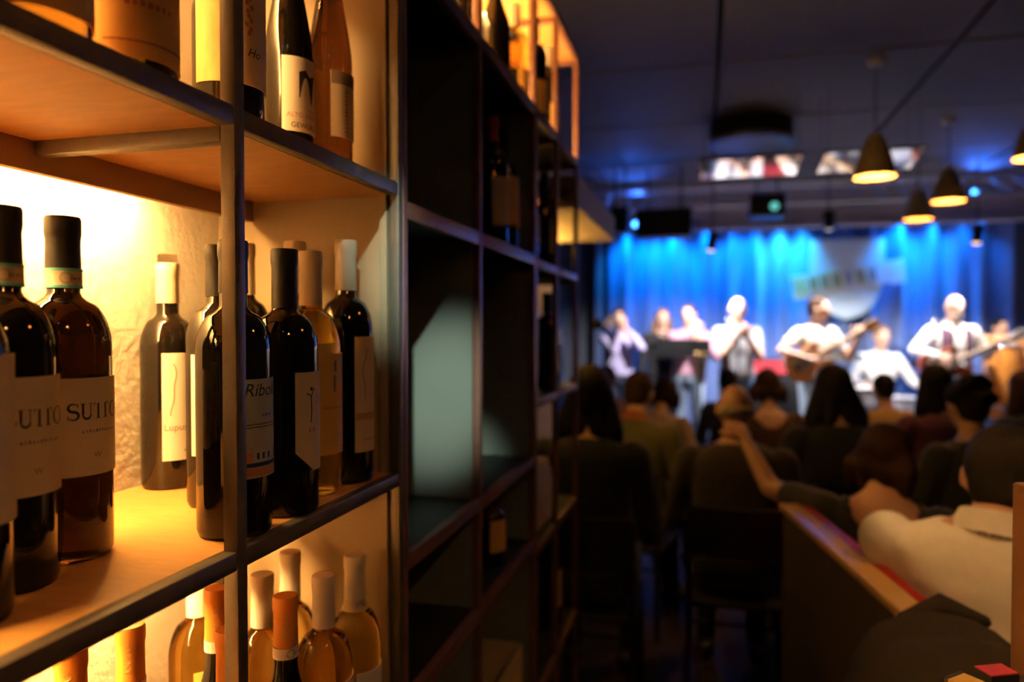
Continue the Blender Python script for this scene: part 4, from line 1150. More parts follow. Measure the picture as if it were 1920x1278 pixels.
    if collar:
        cg = G(); cn = Tp(0, -0.008, 0.515)
        xx, ff = rot(0.5)
        rows = []
        for rr, uo in ((0.072, -0.022), (0.066, 0.006), (0.070, 0.022), (0.078, 0.0), (0.090, -0.026)):
            rows.append([(cn + (xx * rr * 1.05 * math.cos(a) + ff * rr * math.sin(a) + U * (uo - 0.02 * math.sin(a))) * k)[:] for a in [R(100) + R(340) * q / 22 for q in range(23)]])
        cg.add([p for r_ in rows for p in r_], [(i * 23 + q, i * 23 + q + 1, (i + 1) * 23 + q + 1, (i + 1) * 23 + q) for i in range(4) for q in range(22)])
        cg.build('collar', collar, root, 60)
    # hair
    kind = hair[0]; hg = G()
    if kind != 'bald':
        hg.ball(Hp(0, -0.016, 0.022), (0.083 * k, 0.095 * k, 0.094 * k), 22, 16, M=Mh)
        hg.ball(Hp(0, -0.045, -0.025), (0.070 * k, 0.060 * k, 0.070 * k), 18, 12, M=Mh)
        if kind in ('long', 'wide', 'bob'):
            L_ = {'long': 0.30, 'wide': 0.27, 'bob': 0.10}[kind]; w_ = {'long': 0.062, 'wide': 0.085, 'bob': 0.060}[kind]
            for sx in (-1, -0.4, 0.4, 1):
                a = Hp(sx * 0.052, -0.045 + 0.028 * abs(sx), 0.0); b = a - Vector((0, 0, 1)) * L_ * k + (Mh @ Vector((sx * w_ * 0.75, -0.030, 0))) * k
                mid = (a + b) / 2 + (Mh @ Vector((sx * w_ * 0.25, -0.014, 0))) * k
                hg.tube([a, mid, b], [0.045 * k, 0.047 * k, 0.026 * k], 10, round_end=True)
        if kind == 'bun': hg.ball(Hp(0, -0.105, 0.055), 0.045 * k, 14, 10)
        if kind == 'curly':
            rr = random.Random(4)
            for q in range(26):
                a = rr.uniform(0, 2 * PI); t = rr.uniform(-0.2, 1.3)
                hg.ball(Hp(0.088 * math.cos(t) * math.cos(a), -0.02 + 0.095 * math.cos(t) * math.sin(a) * (1 if math.sin(a) < 0 else 0.5), 0.03 + 0.09 * math.sin(t)), 0.028 * k, 8, 6)
        hco, hno, hfs = remesh(hg, 0.0095, 2)
        hh = G().add(hco.tolist(), hfs); ho = hh.build('hair', hcol, root, 70)
    else:
        # close-cropped fringe round the back of a bald head
        hg.ball(Hp(0, -0.030, -0.022), (0.0785 * k, 0.076 * k, 0.040 * k), 20, 12, M=Mh)
        hh = hg.build('hair_fringe', hcol, root, 70)
    if beard:
        bg = G(); bg.ball(Hp(0, 0.040, -0.088), (0.052 * k, 0.050 * k, 0.045 * k), 18, 12, M=Mh); bg.build('beard', HAIR[beard], root, 60)
    if hat:
        hg = G()
        Mh4 = Matrix.Translation(Hp(0, -0.005, 0.045)) @ Mh.to_4x4()
        hg.lathe([(0.092 * k, 0.0), (0.098 * k, 0.02 * k), (0.092 * k, 0.055 * k), (0.06 * k, 0.075 * k), (0.01, 0.08 * k)], 28, M=Mh4)
        ho = hg.build('cap', hat, root, 50)
        hg = G(); hg.prism([(-0.07 * k, 0.0), (0.07 * k, 0.0), (0.07 * k, 0.012), (-0.07 * k, 0.012)], 0.07 * k, 0.15 * k, M=Mh4); hg.build('cap_brim', hat, root)
    if earrings:
        for s in (-1, 1): G().ball(Hp(s * 0.084, -0.002, -0.062), 0.0095 * k, 10, 8).build('earring', mat('pearl_gold', (0.75, 0.55, 0.38), 0.2, 0.6, var=0.05), root, 60)
    root['k'] = k
    return root
def world_to_local(loc, yaw, p):
    return Matrix.Rotation(-yaw, 3, 'Z') @ (Vector(p) - Vector(loc))

# ------------------------------------------------------------------ chairs
m_chair = mat('black_chair_wood', (0.018, 0.014, 0.012), 0.45, var=0.2)
def make_chair(label):
    r = tag(empty('chair', (0, 0, 0)), label, 'chair')
    G().box(-0.21, 0.21, -0.20, 0.22, 0.415, 0.445, bev=0.012).build('seat', m_chair, r, 40)
    for sx in (-1, 1):
        G().tube([(sx * 0.19, 0.19, 0.416), (sx * 0.20, 0.21, 0.0)], [0.016, 0.012], 8).build('leg', m_chair, r, 40)
        G().tube([(sx * 0.19, -0.19, 0.416), (sx * 0.20, -0.23, 0.0)], [0.016, 0.012], 8).build('leg', m_chair, r, 40)
        G().tube([(sx * 0.19, -0.19, 0.44), (sx * 0.19, -0.235, 0.82)], 0.013, 8).build('back_post', m_chair, r, 40)
    g = G()
    vs = []; fs = []
    for j in range(2):
        for i in range(9):
            x = -0.19 + 0.38 * i / 8; c = -0.03 * math.sin(PI * i / 8)
            for t in (0, 0.014):
                vs.append((x, -0.228 + c + t - 0.012 * j - 0.02 * j, 0.64 + 0.20 * j))
    def ix(j, i, t): return (j * 9 + i) * 2 + t
    for i in range(8):
        fs += [(ix(0, i, 0), ix(0, i + 1, 0), ix(1, i + 1, 0), ix(1, i, 0)), (ix(0, i, 1), ix(1, i, 1), ix(1, i + 1, 1), ix(0, i + 1, 1)), (ix(1, i, 0), ix(1, i + 1, 0), ix(1, i + 1, 1), ix(1, i, 1)), (ix(0, i, 0), ix(0, i, 1), ix(0, i + 1, 1), ix(0, i + 1, 0))]
    for i in (0, 8): fs.append((ix(0, i, 0), ix(1, i, 0), ix(1, i, 1), ix(0, i, 1)))
    g.add(vs, fs).build('backrest', m_chair, r, 40)
    G().tube([(-0.195, 0.2, 0.2), (0.195, 0.2, 0.2)], 0.009, 8).build('stretcher', m_chair, r, 40)
    return r
CH = [None]
def chair_at(loc, yaw, label):
    if CH[0] is None:
        CH[0] = make_chair(label); c = CH[0]; c.location = loc; c.rotation_euler = (0, 0, yaw)
    else:
        c = copy_tree(CH[0], loc, yaw, label)
    return c

def seated(label, px, ytop, zc, yaw_deg, chair_label, lean=4, **kw):
    """figure on a chair: head top at picture height ytop, at distance zc"""
    z = HY(ytop, zc)
    k = max(0.86, min(1.05, (z - 0.463 + 0.02) / 0.880))
    p = PX(px, zc)
    yaw = R(yaw_deg) + YAW
    U = Vector((0, math.sin(R(lean)), 0)) * 0.69 * k
    off = Matrix.Rotation(yaw, 3, 'Z') @ U
    loc = (p.x - off.x, p.y - off.y, 0)
    person(label, loc, yaw, 'sit', k=k, seat=0.468, lean=lean, **kw)
    c = Matrix.Rotation(yaw, 3, 'Z') @ Vector((0, 0.04, 0))
    chair_at((loc[0] + c.x, loc[1] + c.y, 0), yaw, chair_label)
    return loc, yaw

c_olive = cloth('olive', (0.14, 0.13, 0.045)); c_tan = cloth('tan', (0.50, 0.36, 0.24)); c_char = cloth('charcoal', (0.035, 0.026, 0.022))
c_black = cloth('black', (0.012, 0.012, 0.014)); c_yellow = cloth('straw_yellow', (0.55, 0.38, 0.14)); c_navy = cloth('navy', (0.02, 0.03, 0.07))
c_white = cloth('white', (0.80, 0.77, 0.72)); c_jeans = cloth('jeans', (0.08, 0.16, 0.32)); c_lightjeans = cloth('light_jeans', (0.30, 0.40, 0.52))
c_grey = cloth('grey', (0.35, 0.36, 0.40)); c_pink = cloth('dusty_pink', (0.50, 0.26, 0.34)); c_orange = cloth('orange', (0.65, 0.26, 0.06)); c_lilac = cloth('lilac', (0.50, 0.44, 0.70))
c_brown = cloth('brown', (0.10, 0.045, 0.03)); c_plum = cloth('plum', (0.12, 0.035, 0.06))

# audience at the tables
seated('seated person in an olive jacket with rust collar, side on by the racks', 1197, 697, 3.95, -26, 'black wooden chair under the person in the olive jacket', lean=14, hair=('short', 'brown'), hyaw=-8, top=c_olive, collar=cloth('rust', (0.42, 0.12, 0.04)), wide=1.12, bottom=c_brown)
seated('seated person in a pale tan shirt beyond the olive jacket', 1247, 703, 4.75, -35, 'black wooden chair under the person in the tan shirt', lean=20, hair=('bob', 'auburn'), top=c_tan)
seated('seated person with bare neck between racks and olive jacket', 1138, 690, 5.5, 0, 'black wooden chair beyond the olive jacket', lean=6, hair=('short', 'brown'), top=cloth('dusky_pink', (0.32, 0.17, 0.13)))
seated('seated person in a black coat next to the end of the open rack', 1106, 640, 2.98, -14, 'black wooden chair next to the open rack', lean=4, hair=('long', 'black'), top=c_black, wide=1.0, hands=(Vector((-0.10, 0.3, 0.62)), Vector((0.12, 0.3, 0.62))), elbow=((0.1, -0.5, -1), None))
seated('seated grey haired balding person in a dark jumper', 1380, 722, 3.15, -14, 'black wooden chair under the balding person', lean=10, hair=('bald', 'grey'), top=c_char, wide=1.14, skin=m_skin2)
seated('seated person with black hair facing the singer, past the balding person', 1366, 700, 5.55, 0, 'black wooden chair past the balding person', lean=4, hair=('short', 'black'), top=c_navy)
seated('seated person with long brown hair and bare neck in a dark top', 1440, 697, 4.5, -8, 'black wooden chair under the person with long brown hair', lean=6, hair=('bob', 'brown'), top=c_brown, scoop=True)
seated('seated person with very wide long black hair', 1566, 692, 3.5, 0, 'black wooden chair under the person with wide black hair', lean=2, hair=('wide', 'black'), top=c_black, wide=1.05)
seated('seated person with short black hair in a straw yellow shirt', 1660, 712, 4.95, 2, 'black wooden chair under the person in the yellow shirt', lean=2, hair=('short', 'black'), top=c_yellow)
seated('seated person with long dark hair in a plum top before the bass player', 1757, 690, 4.08, 4, 'black wooden chair under the person in the plum top', lean=2, hair=('long', 'black'), top=c_plum)
seated('seated person with round black hair before the congas', 1822, 720, 3.2, 4, 'black wooden chair under the person with round black hair', lean=4, hair=('curly', 'black'), top=c_black)
seated('seated person in navy at the end of the row by the right wall', 1925, 700, 4.3, 6, 'black wooden chair at the end of the row', lean=6, hair=('long', 'brown'), top=c_navy)

# ------------------------------------------------------------------ booth with divider
m_divid = mat('divider_panel', (0.045, 0.030, 0.022), 0.7, var=0.15, scale=5)
m_cap = mat('cream_wood_cap', (0.62, 0.38, 0.14), 0.35, var=0.15, scale=8)
m_redl = mat('red_leather', (0.42, 0.012, 0.010), 0.38, var=0.12, bump=0.1)
yawB = YAW                                     # the divider runs away from the camera
e = tag(empty('booth_bench', CP(0.8036, 1.5), YAW - R(5.4)), 'booth bench with dark back panel, cream wood cap and red leather', 'bench')
G().box(-0.035, 0.0, -0.38, 0.75, 0, 0.98).build('back_panel', m_divid, e)
G().box(-0.045, 0.014, -0.38, 0.76, 0.98, 1.00, bev=0.004).build('wood_cap', m_cap, e, 40)
G().box(0.001, 0.045, -0.38, 0.73, 0.49, 0.979, bev=0.015).build('back_cushion', m_redl, e, 40)
G().box(0.015, 0.042, -0.38, 0.75, 0.981, 1.001, bev=0.008).build('piping', m_redl, e, 40)
G().box(0.046, 0.50, -0.38, 0.95, 0.36, 0.500, bev=0.025).build('seat_cushion', m_redl, e, 40)
G().box(0.02, 0.36, -0.36, 0.93, 0.0, 0.359).build('plinth', m_divid, e)

# woman with outstretched arm
locA = CP(1.075, 2.14); yawA = YAW + R(-70)
def lw(p): return world_to_local((locA.x, locA.y, 0), yawA, p)
person('person with auburn hair in a black scoop back top, bare arm stretched out', (locA.x, locA.y, 0), yawA, 'sit', k=0.875, seat=0.518, drop=0.035, lean=3, twist=44, hyaw=-34, htilt=-3,
       hands=(lw(PX(1400, 2.62, HY(828, 2.62))), None), hnorm=((0, 0, -1), (0, 0, -1)), curl=(0.25, 0.5), elbow=((0, -0.3, -1), None),
       hair=('bob', 'auburn'), top=c_black, sleeve='short', scoop=True, earrings=True, skin=m_skin2)
# man in the white shirt
locB = CP(1.0, 1.56); yawBm = YAW + R(-75)
person('person in a white shirt with short dark hair, hunched forward on the bench', (locB.x - 0.0, locB.y, 0), yawBm, 'sit', k=0.99, seat=0.518, lean=6, twist=36, drop=0.055, hyaw=4, htilt=-6, hair=('short', 'black'), top=c_white, collar=c_white, skin=m_skin2, wide=1.22)

# dark jacket over the near end of the booth back
m_jacket = mat('dark_grey_jacket', (0.024, 0.021, 0.019), 0.9, var=0.2, scale=12, bump=0.6, bscale=14, spec=0.2)
e = tag(empty('jacket', CP(0.765, 1.27, 1.001), YAW - R(5.4)), 'dark grey jacket draped over the near end of the booth back', 'jacket')
vs = []; fs = []; NU, NV = 25, 13
rnd = random.Random(9)
for j in range(NV):
    v = j / (NV - 1)
    for i in range(NU):
        u = -1 + 2 * i / (NU - 1)
        y = -0.14 + 0.22 * v + 0.01 * math.sin(7 * u)
        endf = max(0.0, (abs(v - 0.5) - 0.30) / 0.2)
        hw = 0.135 + 0.03 * math.sin(2.2 * v + 1)
        x = hw * math.sin(u * 1.45) * (1 + 0.12 * abs(u) ** 3) - 0.005
        z = 0.018 - 0.40 * abs(u) ** 3.2 * (0.8 + 0.2 * math.sin(5 * v)) - 0.05 * u * u - 0.030 * endf ** 2 + 0.006 * math.sin(11 * v + 5 * u)
        vs.append((x, y, z))
fs = [(j * NU + i, j * NU + i + 1, (j + 1) * NU + i + 1, (j + 1) * NU + i) for j in range(NV - 1) for i in range(NU - 1)]
o = G().add(vs, fs).build('jacket_body', m_jacket, e, 80)
sd = o.modifiers.new('t', 'SOLIDIFY'); sd.thickness = 0.012; sd.offset = 1
G().tube([(-0.09, -0.05, -0.04), (-0.135, -0.06, -0.13), (-0.14, -0.06, -0.30), (-0.13, -0.06, -0.42)], [0.03, 0.04, 0.042, 0.036], 14, round_end=True).build('sleeve', m_jacket, e, 70)
G().tube([(-0.05, 0.06, 0.01), (0.02, 0.07, 0.034), (0.09, 0.06, 0.01)], [0.012, 0.022, 0.012], 10, round_end=True).build('collar', m_jacket, e, 70)

# tall round table and the things on it
m_ttop = mat('dark_table_top', (0.03, 0.022, 0.018), 0.35, var=0.2)
pt = CP(0.625, 0.715)
e = tag(empty('bar_table', (pt.x, pt.y, 0)), 'tall round dark bar table beside the slim post', 'table')
TZ = 1.125
G().lathe([(0.155, TZ - 0.025), (0.17, TZ - 0.020), (0.17, TZ - 0.004), (0.165, TZ), (0.01, TZ)], 40).build('table_top', m_ttop, e, 40)
G().lathe([(0.03, 0.02), (0.03, TZ - 0.025)], 16).build('column', m_fix, e, 40)
G().lathe([(0.16, 0.0), (0.16, 0.012), (0.03, 0.03)], 32).build('base', m_fix, e, 40)
p = CP(0.535, 0.842)
e = tag(empty('notepad', (p.x, p.y, TZ), YAW + R(28)), 'yellow notepad on the bar table', 'notepad')
G().box(-0.016, 0.016, -0.022, 0.022, 0, 0.010).build('pages', mat('yellow_paper', (0.75, 0.50, 0.10), 0.7, var=0.05), e)
G().box(-0.016, 0.016, 0.018, 0.0225, 0, 0.011).build('binding', m_cord, e)
p = CP(0.577, 0.862)
e = tag(empty('match_box', (p.x, p.y, TZ), YAW + R(10)), 'red topped match box on the bar table', 'box')
G().box(-0.019, 0.019, -0.013, 0.013, 0, 0.0145).build('sleeve', m_cord, e)
G().box(-0.0185, 0.0185, -0.0125, 0.0125, 0.0145, 0.016).build('top_print', mat('red_card', (0.62, 0.05, 0.03), 0.5, var=0.05), e)
p = CP(0.662, 0.915)
e = tag(empty('wooden_post', (p.x, p.y, 0), YAW), 'slim brown wooden post behind the bar table', 'post')
G().box(-0.02, 0.02, -0.02, 0.02, 0.012, 1.35, bev=0.004).build('shaft', mat('brown_post_wood', (0.20, 0.10, 0.045), 0.5, var=0.25, scale=10), e, 40)
G().box(-0.03, 0.03, -0.03, 0.03, 0, 0.012).build('foot_plate', m_fix, e)

# ------------------------------------------------------------------ small tables in the audience
m_glass = glassy('drinking_glass', (0.95, 0.96, 0.97), 0.02, 1.0, 1.3)
m_candle = mat('candle_wax', (0.75, 0.60, 0.42), 0.5, var=0.05)
def cafe_table(px, zc, label):
    p = PX(px, zc)
    e = tag(empty('cafe_table', (p.x, p.y, 0)), label, 'table')
    G().lathe([(0.205, 0.715), (0.22, 0.72), (0.22, 0.738), (0.01, 0.74)], 36).build('table_top', m_ttop, e, 40)
    G().lathe([(0.025, 0.02), (0.025, 0.715)], 14).build('column', m_fix, e, 40)
    G().lathe([(0.13, 0.0), (0.13, 0.012), (0.03, 0.03)], 28).build('base', m_fix, e, 40)
    return p
def tumbler(p, label, h=0.13, r=0.033, beer=None):
    e = tag(empty('drinking_glass', (p[0], p[1], 0.7402)), label, 'glass')
    G().lathe([(r * 0.8, 0), (r, h), (r * 0.93, h), (r * 0.72, 0.008), (0.001, 0.008)], 20, cap1=False).build('glass_wall', m_glass, e, 40)
    if beer: G().lathe([(r * 0.70, 0.0085), (r * 0.85, h * 0.7), (0.001, h * 0.7)], 20).build('drink', beer, e, 40)
m_beer = mat('amber_beer', (0.75, 0.36, 0.05), 0.1, trans=0.6, ior=1.33, var=0.05)
m_bluetint = mat('water_blue_light_tint', (0.45, 0.65, 0.9), 0.05, trans=0.8, ior=1.33, var=0.05)  # blue stage light put into the colour of plain water
p = cafe_table(1342, 4.15, 'small round table between the olive jacket and the balding person')
tumbler((p.x + 0.07, p.y - 0.1), 'tall glass of water on the table by the balding person', 0.15, beer=m_bluetint)
tumbler((p.x - 0.02, p.y + 0.06), 'glass of amber beer on the table by the balding person', 0.14, beer=m_beer)
e = tag(empty('candle_jar', (p.x + 0.13, p.y + 0.02, 0.7402)), 'small candle jar on the table by the balding person', 'candle')
G().lathe([(0.028, 0), (0.032, 0.05), (0.029, 0.05), (0.026, 0.006), (0.001, 0.006)], 18, cap1=False).build('jar', m_glass, e, 40)
G().lathe([(0.025, 0.0065), (0.026, 0.025), (0.001, 0.026)], 18).build('wax', m_candle, e, 40)
p = cafe_table(1530, 4.85, 'small round table between the long brown hair and the wide black hair')
tumbler((p.x, p.y), 'glass of beer on the table by the person with wide black hair', 0.15, beer=m_beer)
p = cafe_table(1760, 5.2, 'small round table beside the person in the yellow shirt')
tumbler((p.x - 0.05, p.y + 0.03), 'glass of water on the table by the yellow shirt', 0.14, beer=m_bluetint)
p = PX(1310, 4.2)
e = tag(empty('floor_light', (p.x, p.y, 0)), 'tiny amber marker light on the floor by the tables', 'light')
G().lathe([(0.035, 0), (0.035, 0.02), (0.028, 0.028)], 18, cap1=False).build('housing', m_fix, e, 40)
G().lathe([(0.001, 0.020), (0.027, 0.020), (0.024, 0.034), (0.001, 0.038)], 18).build('lens', mat('amber_lens', (1, 0.4, 0.1), 0.3, emit=(1.0, 0.35, 0.08), estr=1.5, var=0.02), e, 40)

# ------------------------------------------------------------------ band
SZ = 0.12
def standing(label, px, ytop, zc, yaw_deg, **kw):
    z = HY(ytop, zc); k = (z - SZ) / 1.72
    k = max(0.88, min(1.06, k))
    p = PX(px, zc, SZ); yaw = R(yaw_deg) + YAW
    return (p, yaw, k, person(label, (p.x, p.y, SZ), yaw, 'stand', k=k, **kw))
def local_of(px, py, zc, base_px, base_zc, yaw_deg):
    """a picture point at distance zc in the figure's own axes"""
    b = PX(base_px, base_zc, SZ); yaw = R(yaw_deg) + YAW
    return world_to_local((b.x, b.y, SZ), yaw, PX(px, zc, HY(py, zc)))
m_brass = mat('brass', (0.80, 0.58, 0.24), 0.2, 0.95, var=0.08)
m_chrome = mat('chrome', (0.75, 0.76, 0.8), 0.15, 0.95, var=0.05)
m_honey = mat('honey_guitar', (0.80, 0.42, 0.20), 0.25, var=0.25, scale=6, coat=0.5)
m_redg = mat('red_brown_guitar', (0.36, 0.09, 0.04), 0.25, var=0.25, scale=6, coat=0.5)
m_maple = mat('maple_neck', (0.72, 0.50, 0.28), 0.35, var=0.1)
m_rosew = mat('rosewood', (0.08, 0.04, 0.03), 0.4, var=0.2)
m_ivory = mat('ivory_plastic', (0.80, 0.76, 0.68), 0.35, var=0.04)

# trumpet player
hL = local_of(1176, 618, 7.78, 1160, 8.0, 172); hR = local_of(1166, 618, 7.80, 1160, 8.0, 172)
standing('trumpet player in a lilac shirt beside the charcoal curtain', 1160, 577, 8.0, 172, hands=(hL, hR), hnorm=((0, 0, 1), (0, 0, 1)), curl=(0.9, 0.9), hair=('short', 'brown'), top=c_lilac, bottom=c_navy)
pm_ = PX(1160, 7.88, HY(598, 7.88)); ang = YAW + R(172 - 25)
e = tag(empty('trumpet', pm_, ang), 'brass trumpet raised to the lips of the player in lilac', 'trumpet')
G().tube([(0, 0.02, 0), (0, 0.42, -0.03)], 0.007, 10).build('lead_pipe', m_brass, e, 40)
G().lathe([(0.008, 0.0), (0.010, 0.10), (0.016, 0.18), (0.030, 0.23), (0.062, 0.255), (0.060, 0.256)], 24, M=Matrix.Translation((0, 0.25, -0.055)) @ Matrix.Rotation(-PI / 2, 4, 'X'), cap1=False, cap0=False).build('bell', m_brass, e, 50)
G().tube([(0, 0.10, -0.055), (0, 0.06, -0.05), (0, 0.05, -0.03), (0, 0.08, -0.012), (0, 0.14, -0.01)], 0.007, 8).build('tuning_slide', m_brass, e, 50)
G().tube([(0, 0.10, -0.055), (0, 0.26, -0.055)], 0.008, 8).build('bell_tube', m_brass, e, 50)
for q in range(3): G().lathe([(0.010, -0.09), (0.010, 0.03), (0.004, 0.032), (0.004, 0.05), (0.009, 0.052), (0.009, 0.056)], 12, M=Matrix.Translation((0.012, 0.17 + q * 0.026, -0.01))).build('valve', m_brass, e, 40)
G().lathe([(0.012, -0.02), (0.006, 0.02)], 12, M=Matrix.Translation((0, 0.0, 0)) @ Matrix.Rotation(-PI / 2, 4, 'X')).build('mouthpiece', m_chrome, e, 40)

# backing singer, saxophonist, singer
standing('singer with long tan hair in a black top behind the music stand', 1241, 577, 8.1, 178, hair=('long', 'tan'), top=c_black, bottom=c_black, hands=(local_of(1250, 640, 7.9, 1242, 8.1, 178), None))
hL = local_of(1318, 640, 7.42, 1291, 7.7, 165); hR = local_of(1300, 618, 7.45, 1291, 7.7, 165)
standing('saxophone player in dusty pink with light jeans', 1291, 569, 7.7, 165, hands=(hL, hR), hnorm=((0, -1, 0), (0, -1, 0)), curl=(0.9, 0.9), hair=('short', 'brown'), top=c_pink, bottom=c_lightjeans, hyaw=-12)
ps_ = PX(1304, 7.5, HY(612, 7.5))
e = tag(empty('saxophone', ps_, YAW + R(165)), 'brass saxophone held by the player in light jeans', 'saxophone')
G().tube([(0, -0.06, 0.06), (0, 0.0, 0.075), (0.0, 0.03, 0.03), (-0.02, 0.05, -0.25), (-0.04, 0.06, -0.50), (-0.05, 0.10, -0.56), (-0.06, 0.16, -0.52)], [0.008, 0.010, 0.014, 0.022, 0.032, 0.038, 0.042], 14).build('sax_body', m_brass, e, 60)
G().tube([(-0.06, 0.16, -0.52), (-0.065, 0.19, -0.40), (-0.07, 0.215, -0.28), (-0.07, 0.23, -0.25)], [0.042, 0.048, 0.062, 0.075], 16).build('bell', m_brass, e, 60)
for q in range(6): G().lathe([(0.014, 0), (0.014, 0.008), (0.004, 0.010)], 12, M=Matrix.Translation((-0.012 - q * 0.004, 0.075 + q * 0.002, -0.10 - q * 0.06)) @ Matrix.Rotation(-PI / 2, 4, 'X')).build('key', m_brass, e, 40)
G().tube([(0, -0.065, 0.058), (0, -0.10, 0.050)], [0.009, 0.006], 10).build('mouthpiece', m_cord, e, 40)

hL = local_of(1402, 632, 6.85, 1382, 7.1, 176); hR = local_of(1388, 625, 6.85, 1382, 7.1, 176)
standing('bald singer in a grey shirt at the microphone', 1382, 555, 7.1, 176, hands=(hL, hR), hnorm=((0, -1, 0), (0, -1, 0)), curl=(1.0, 1.0), hair=('bald', 'tan'), top=c_grey, sleeve='short', bottom=c_jeans)
def mic_stand(px, zc, ymic, label, reach=0.28):
    p = PX(px, zc, SZ); zt = HY(ymic, zc) - SZ
    e = tag(empty('microphone_stand', p, YAW + PI), label, 'microphone stand')
    G().lathe([(0.11, 0), (0.11, 0.015), (0.02, 0.03)], 28).build('base', m_fix, e, 40)
    G().tube([(0, 0, 0.03), (0, 0, zt - 0.08), (0, -reach + 0.10, zt - 0.03)], 0.009, 8).build('pole', m_fix, e, 40)
    G().tube([(0, -reach + 0.12, zt - 0.03), (0, -reach, zt)], [0.012, 0.014], 10).build('microphone_handle', m_fix, e, 40)
    G().ball((0, -reach - 0.02, zt + 0.012), 0.027, 14, 10).build('microphone_head', m_chrome, e, 60)
mic_stand(1384, 6.60, 602, 'microphone stand before the bald singer')

# guitarist
gx, gz, gy = 1530, 7.0, 196
pn = local_of(1500, 678, 6.80, gx, gz, gy); hn = local_of(1608, 632, 6.83, gx, gz, gy)
standing('guitarist in a white shirt looking along the guitar neck', gx, 555, gz, gy, hands=(hn, local_of(1516, 672, 6.725, gx, gz, gy)), hnorm=((0, 0.3, 1), (0, -1, 0)), curl=(0.9, 0.5), hair=('short', 'brown'), top=c_white, sleeve='short', bottom=c_lightjeans, hyaw=35, wide=1.08, elbow=((-0.4, 0, -1), (1, -0.3, -0.3)))
def guitar(A, B, label, body_m, scale=1.0, kind='electric', head_m=None, fret_m=None):
    """A: middle of the body, B: end of the headstock (world); the face looks towards the audience"""
    A = Vector(A); B = Vector(B); X_ = (B - A).normalized(); Y_ = -FWD; Y_ = (Y_ - X_ * Y_.dot(X_)).normalized(); Z_ = X_.cross(Y_)
    L = (B - A).length
    e = tag(empty('guitar', A), label, 'guitar')
    e.rotation_euler = Matrix((X_, Y_, Z_)).transposed().to_euler()
    base = [(-.20, 0), (-.19, .08), (-.145, .145), (-.07, .162), (0, .138), (.05, .122), (.10, .132), (.16, .150), (.215, .138), (.222, .108), (.175, .075), (.142, .045), (.13, .022),
            (.13, -.022), (.142, -.06), (.175, -.095), (.155, -.128), (.09, -.132), (.03, -.117), (-.03, -.127), (-.09, -.157), (-.15, -.146), (-.19, -.08)]
    out = []
    for q in range(len(base)):                      # smooth the outline
        p0, p1, p2, p3 = [Vector(base[(q + w) % len(base)]) for w in (-1, 0, 1, 2)]
        for t in (0, 0.5):
            v = 0.5 * (2 * p1 + (p2 - p0) * t + (2 * p0 - 5 * p1 + 4 * p2 - p3) * t * t + (3 * p1 - p0 - 3 * p2 + p3) * t ** 3)
            out.append((v.x * scale, v.y * scale))
    th = 0.045 if kind == 'electric' else 0.09
    G().prism(out, -th / 2, th / 2).build('guitar_body', body_m, e, 40)
    G().prism([(x * 0.6 - 0.0, z * 0.52 - 0.03) for x, z in out], th / 2, th / 2 + 0.004).build('pickguard', m_ivory, e, 40)
    for x in (-0.07, -0.01, 0.05): G().box(x - 0.012, x + 0.012, th / 2 + 0.0045, th / 2 + 0.012, -0.035, 0.035).build('pickup', m_fix, e)
    G().box(-0.125, -0.10, th / 2, th / 2 + 0.014, -0.04, 0.04).build('bridge', m_chrome, e)
    G().box(0.13 * scale, L - 0.15, th / 2 - 0.018, th / 2 + 0.006, -0.024, 0.024, bev=0.006).build('neck', m_maple, e, 40)
    G().box(0.10 * scale, L - 0.15, th / 2 + 0.0065, th / 2 + 0.011, -0.022, 0.022).build('fretboard', fret_m or m_rosew, e)
    G().prism([(L - 0.15, -0.024), (L - 0.12, -0.05), (L, -0.035), (L, 0.03), (L - 0.12, 0.045), (L - 0.15, 0.024)], th / 2 - 0.014, th / 2 + 0.002).build('headstock', head_m or m_maple, e)
    for q in range(6): G().tube([(-0.11, th / 2 + 0.016, -0.017 + q * 0.0068), (L - 0.15, th / 2 + 0.014, -0.015 + q * 0.006)], 0.0009, 4).build('string', m_chrome, e)
    for q in range(6): G().lathe([(0.006, 0), (0.006, 0.02)], 8, M=Matrix.Translation((L - 0.12 + (q % 3) * 0.04, th / 2, 0.05 if q < 3 else -0.055))).build('tuning_peg', m_chrome, e)
    return e
guitar(PX(1512, 6.80, HY(678, 6.80)), PX(1646, 6.76, HY(602, 6.76)), 'pale guitar with raised neck held by the guitarist in white', m_honey, fret_m=m_maple)

# bass player
bx_, bz_, by_ = 1786, 7.0, 178
standing('bald bearded bass player in white shirt and dark waistcoat', bx_, 551, bz_, by_, hands=(local_of(1868, 647, 6.81, bx_, bz_, by_), local_of(1764, 668, 6.71, bx_, bz_, by_)), hnorm=((0, 0.3, 1), (0, -1, 0)), curl=(0.9, 0.5),
         hair=('bald', 'brown'), beard='grey', top=c_white, vest=cloth('plum_waistcoat', (0.10, 0.04, 0.07)), bottom=c_lightjeans, wide=1.12, elbow=((-0.7, 0, -1), (1, -0.3, -0.4)), collar=c_white)
guitar(PX(1768, 6.79, HY(686, 6.79)), PX(1925, 6.74, HY(622, 6.74)), 'red brown bass guitar held by the player in the waistcoat', m_redg, 1.05, head_m=m_ivory)
mic_stand(1788, 6.48, 606, 'microphone stand before the bass player')

